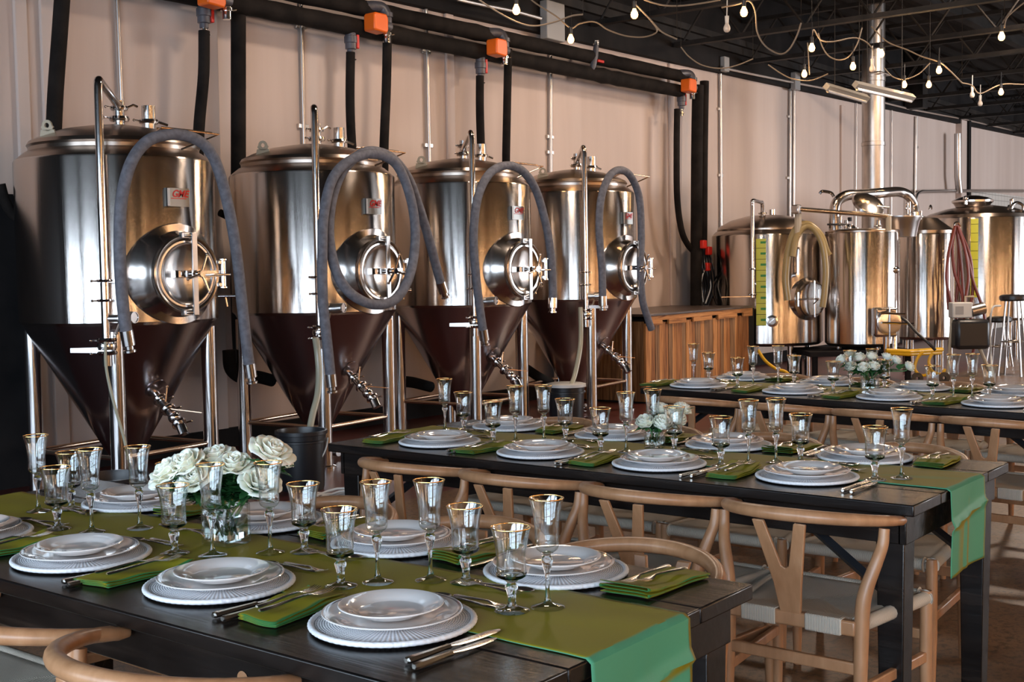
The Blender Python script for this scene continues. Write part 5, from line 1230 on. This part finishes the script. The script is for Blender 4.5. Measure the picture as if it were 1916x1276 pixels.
for (key, side), lst in POS.items():
    rz0 = TABLES[key][1] + (0 if side == 'camera' else PI)
    for i, (cx, cy) in enumerate(lst):
        rnd = random.Random(gi * 13 + 5); gi += 1
        F = Matrix.Translation((cx, cy, 0)) @ Matrix.Rotation(rz0, 4, 'Z')
        seat = '%s table %s side, %s place from the right' % (key, side, ORD[i])
        P = lambda x, y: F @ Matrix.Translation((x, y, 0))
        zt = TH + .0015; onr = TH + .0052
        putp('charger', F, TH + .004, rnd.uniform(0, 6), 'charger_plate', 'white woven charger, ' + seat, 'charger plate', 'woven chargers')
        d = rnd.uniform(-.006, .006)
        putp('plate', P(d, rnd.uniform(-.006, .006)), TH + .0108, 0, 'dinner_plate', 'white dinner plate with silver band, ' + seat, 'dinner plate', 'dinner plates')
        putp('salad', P(d, rnd.uniform(-.008, .008)), TH + .0226, 0, 'salad_plate', 'small patterned plate on top, ' + seat, 'salad plate', 'small patterned plates')
        putp('nap%d' % (gi % 3), P(-.045 + rnd.uniform(-.01, .01), .238), TH + .0012, rz0 + R(rnd.uniform(-7, 7)), 'napkin', 'folded green satin napkin, ' + seat, 'napkin', 'green napkins')
        zf = TH + .0225
        putp('fork', P(-.035 + rnd.uniform(-.01, .01), .222), zf, rz0 + R(rnd.uniform(-5, 5)), 'fork', 'longer silver fork on napkin, ' + seat, 'fork', 'dinner forks')
        putp('fork2', P(-.05 + rnd.uniform(-.01, .01), .252), zf, rz0 + R(rnd.uniform(-6, 6)), 'fork', 'shorter silver fork on napkin, ' + seat, 'fork', 'salad forks')
        putp('knife', P(-.050 + rnd.uniform(-.012, .012), -.192), zt, rz0 + R(rnd.uniform(-4, 2)), 'knife', 'larger silver knife next to plate, ' + seat, 'knife', 'dinner knives')
        putp('knife2', P(-.070 + rnd.uniform(-.012, .012), -.222), zt, rz0 + R(rnd.uniform(-4, 2)), 'knife', 'smaller outer silver knife, ' + seat, 'knife', 'small knives')
        putp('spoon', P(.186, -.02 + rnd.uniform(-.01, .01)), onr, rz0 + PI / 2 + R(rnd.uniform(-8, 8)), 'dessert_spoon', 'small dessert spoon beyond plate, ' + seat, 'spoon', 'dessert spoons')
        putp('dfork', P(.206, -.04 + rnd.uniform(-.01, .01)), onr, rz0 - PI / 2 + R(rnd.uniform(-8, 8)), 'fork', 'small dessert fork beyond plate, ' + seat, 'fork', 'dessert forks')
GL = {('front', 'camera'): [((958, 1143), (1025, 1137)), ((638, 1097), (707, 1090)), ((327, 1036), (398, 1040)), ((108, 990), (172, 996))],
      ('front', 'tank'): [((872, 1090), (806, 1086)), ((570, 1033), (506, 1035)), ((322, 981), (262, 989)), ((134, 953), (72, 957))],
      ('middle', 'camera'): [((1637, 898), (1687, 895)), ((1349, 872), (1401, 869)), ((1124, 849), (1172, 846)), ((923, 830), (965, 827))],
      ('middle', 'tank'): [((1498, 866), (1452, 866)), ((1262, 846), (1222, 838)), ((1058, 826), (1018, 826)), ((868, 808), (833, 806))],
      ('back', 'camera'): [None, ((1745, 747), (1784, 746)), ((1559, 735), (1590, 733)), ((1380, 725), (1409, 720))],
      ('back', 'tank'): [((1851, 746), (1819, 744)), ((1655, 731), (1632, 729)), ((1486, 720), (1456, 719)), ((1326, 712), (1298, 712))]}
for (key, side), lst in GL.items():
    for i, g in enumerate(lst):
        seat = '%s table %s side, %s place from the right' % (key, side, ORD[i])
        if g is None: continue
        for k, q in (('goblet', g[0]), ('flute', g[1])):
            c = oz(q[0], q[1], TH + .004)
            putp(k, Matrix.Translation((c.x, c.y, 0)), TH + .0042, random.uniform(0, 6), {'goblet': 'water_goblet', 'flute': 'champagne_flute'}[k],
                 {'goblet': 'gold-rimmed water goblet, ', 'flute': 'gold-rimmed tall flute, '}[k] + seat, {'goblet': 'goblet', 'flute': 'flute'}[k], {'goblet': 'water goblets', 'flute': 'champagne flutes'}[k])

# ================================================================== FLOWERS
def petal(mb, th_, r0, h, wdt, flare, curl, rnd, z0=0):
    c, s = math.cos(th_), math.sin(th_); ph = rnd.uniform(0, 6)
    def fn(u, v):
        a_ = (u - .5) * wdt; rr = r0 * (.22 + .78 * math.sin(min(1, v * 1.25) * PI / 2)) + flare * max(0, v - .6) ** 2 * 3
        z = z0 + h * v * (1 - .16 * (2 * u - 1) ** 2) - curl * max(0, v - .75) ** 2 * 6
        rr += .0022 * math.sin(u * 9 + ph) * v; z += .0016 * math.sin(u * 11 + ph * 2) * v
        return ((rr) * math.cos(th_ + a_), (rr) * math.sin(th_ + a_), z)
    mb.grid(8, 8, fn)
def rose_mesh(seed, open_):
    rnd = random.Random(seed); mb = MB()
    for k in range(3): petal(mb, k * 2.1, .009, .040, 2.6, .0, -.002, rnd, .004)
    for k in range(4): petal(mb, .5 + k * 1.6, .015, .042, 2.1, .004, .001, rnd, .003)
    for k in range(5): petal(mb, .2 + k * 1.26, .023, .041, 1.75, .012 * open_, .003, rnd, .001)
    for k in range(6): petal(mb, .7 + k * 1.05, .030, .037, 1.5, .030 * open_, .007, rnd, 0)
    for k in range(6): petal(mb, .1 + k * 1.05, .034, .030, 1.3, .050 * open_, .014, rnd, -.001)
    o = mb.build('bloom', M_rose, solid=.0007, sharp=80); return o
ROSES = [rose_mesh(1, .8), rose_mesh(2, .55), rose_mesh(3, 1.0), rose_mesh(4, .12), rose_mesh(5, .25), rose_mesh(6, .05)]
rused = [0] * 6
def leaf(mb, base, d, L, W_, up=Vector((0, 0, 1))):
    d = d.normalized(); s = d.cross(up); s = s.normalized() if s.length > .01 else Vector((1, 0, 0)); n_ = s.cross(d).normalized()
    def fn(u, v):
        w_ = W_ * math.sin(PI * min(1, v ** .8)) * (2 * u - 1); return base + d * L * v + s * w_ + n_ * (abs(2 * u - 1) * W_ * .35 * math.sin(PI * v) - .25 * L * v * v + .002 * math.sin(v * 22) * abs(2 * u - 1))
    mb.grid(4, 8, fn)
def flowers(key, vpx, w_, h_, roses, size, nleaf, names):
    c = oz(vpx[0], vpx[1], TH + .004); dep = (c - EYE).dot(F2)
    t = empty('glass_vase', (c.x, c.y, TH + .0042), TABLES[key][1] + R(8), 'square clear glass vase of white roses on the %s table' % key, 'vase')
    def rsq(a, r, n=5):
        P = []
        for q in range(4):
            cx_, cy_ = [(a - r, a - r), (-a + r, a - r), (-a + r, -a + r), (a - r, -a + r)][q]
            for k in range(n + 1): an = q * PI / 2 + k * PI / 2 / n; P.append((cx_ + r * math.cos(an), cy_ + r * math.sin(an)))
        return P
    mb = MB(); a = w_ / 2; rings = []
    for (aa, rr, z) in ((a - .004, .010, 0), (a, .014, .004), (a, .014, h_ - .002), (a - .002, .012, h_), (a - .004, .011, h_ - .002), (a - .005, .010, .014), (a - .009, .009, .010)):
        rings.append([mb.vert((x, y, z)) for x, y in rsq(aa, rr)])
    n = len(rings[0])
    for A_, B_ in zip(rings, rings[1:]):
        for k in range(n): mb.face([A_[k], A_[(k + 1) % n], B_[(k + 1) % n], B_[k]])
    mb.face(rings[0][::-1]); mb.face(rings[-1]); mb.build('vase_glass', M_thin, t, sharp=30)
    mb = MB(); A_ = [mb.vert((x, y, .0155)) for x, y in rsq(a - .0065, .009)]; B_ = [mb.vert((x, y, h_ * .7)) for x, y in rsq(a - .0065, .009)]
    for k in range(n): mb.face([A_[k], A_[(k + 1) % n], B_[(k + 1) % n], B_[k]])
    mb.face(A_[::-1]); mb.face(B_); mb.build('water', M_water, t, sharp=30)
    rnd = random.Random(len(key) * 7); vb = Vector((c.x, c.y, TH + .004))
    for k, (px, py, sc_, dz) in enumerate(roses):
        hp = pd(px, py, dep + dz); off = hp - vb
        out = Vector((off.x, off.y, 0)); tilt = (out * 5 + Vector((0, 0, 1)) * 1.0 - F2 * (.5 if key == 'front' else .45)).normalized()
        root = empty('white_rose', vb + Vector((0, 0, .02)), 0, names % k if '%' in names else names, 'rose', 'white roses in the vase on the %s table' % key)
        b0 = hp - (vb + Vector((0, 0, .02)))
        j = k % 3 + (0 if key == 'front' else 3); S = size * sc_
        if rused[j] == 0: bo = ROSES[j]
        else: bo = ROSES[j].copy(); col.objects.link(bo)
        rused[j] += 1; bo.parent = root; base = b0 - tilt * .018 * S
        bo.matrix_basis = axm(base, tilt, rnd.uniform(0, 6)) @ Matrix.Diagonal((S, S, S, 1))
        foot = Vector((rnd.uniform(-.4, .4) * w_ * .6, rnd.uniform(-.4, .4) * w_ * .6, .003))
        rim_ = Vector((max(-a * .8, min(a * .8, out.x * .5)), max(-a * .8, min(a * .8, out.y * .5)), h_ - .01))
        MB().tube(spline([foot, rim_, base - tilt * .02, base], 6), .0028, 8).build('stem', M_stem, root)
        lf = MB()
        for q in range(nleaf):
            an = rnd.uniform(0, 2 * PI); f_ = rnd.uniform(.0, .8); bp = rim_.lerp(base, f_); d_ = Vector((math.cos(an), math.sin(an), rnd.uniform(-.1, .9)))
            leaf(lf, bp, d_, rnd.uniform(.05, .08) * (.5 + .5 * size), rnd.uniform(.018, .030) * (.5 + .5 * size))
        for q in range(3):   # leaves under water
            an = rnd.uniform(0, 2 * PI); bp = foot.lerp(rim_, rnd.uniform(.4, .95)); d_ = Vector((math.cos(an), math.sin(an), .9)) * .6
            L_ = .6 * w_ * .5; leaf(lf, Vector((bp.x * .5, bp.y * .5, bp.z)), d_, .03, .009)
        lf.build('leaves', M_leaf, root)
RN = ['leftmost', 'second from left', 'third from left', 'fourth from left', 'fifth from left', 'sixth from left', 'seventh from left', 'eighth from left', 'ninth from left', 'rightmost']
def rose_labels(key, roses):
    s_ = sorted(range(len(roses)), key=lambda k: roses[k][0]); L_ = {}
    for r_, k in enumerate(s_): L_[k] = 'open white rose, %s in the %s table vase' % ('rightmost' if r_ == len(s_) - 1 else RN[r_], key)
    return L_
for key, vpx, w_, h_, roses, size, nl in (
    ('front', (424, 1017), .094, .100, [(316, 884, 1.15, 0), (350, 868, 1.1, -.02), (366, 896, .9, -.05), (403, 856, 1.05, .04), (438, 870, 1.05, 0), (508, 846, 1.1, .02), (486, 905, 1.05, -.03), (528, 862, .7, .05)], 1.0, 16),
    ('middle', (1225, 838), .068, .066, [(1207, 790, 1, -.02), (1236, 766, .95, .04), (1240, 792, 1.1, -.04), (1262, 774, 1.0, .02), (1277, 766, .95, .04), (1268, 784, 1.0, -.02)], 1.0, 8),
    ('back', (1628, 731), .085, .085, [(1575, 673, .95, .0), (1590, 664, .95, .04), (1592, 686, 1, -.04), (1608, 669, 1, .0), (1616, 688, 1, -.05), (1631, 667, 1, .02), (1635, 686, 1, -.04), (1660, 669, .95, .03), (1676, 674, .95, 0), (1701, 686, .95, -.02)], .93, 7)):
    lb = rose_labels(key, roses)
    before = set(o.name for o in bpy.data.objects)
    flowers(key, vpx, w_, h_, roses, size, nl, 'ROSE%d')
    for o in bpy.data.objects:
        if o.name not in before and str(o.get('label', '')).startswith('ROSE'): o['label'] = lb[int(o['label'][4:])]
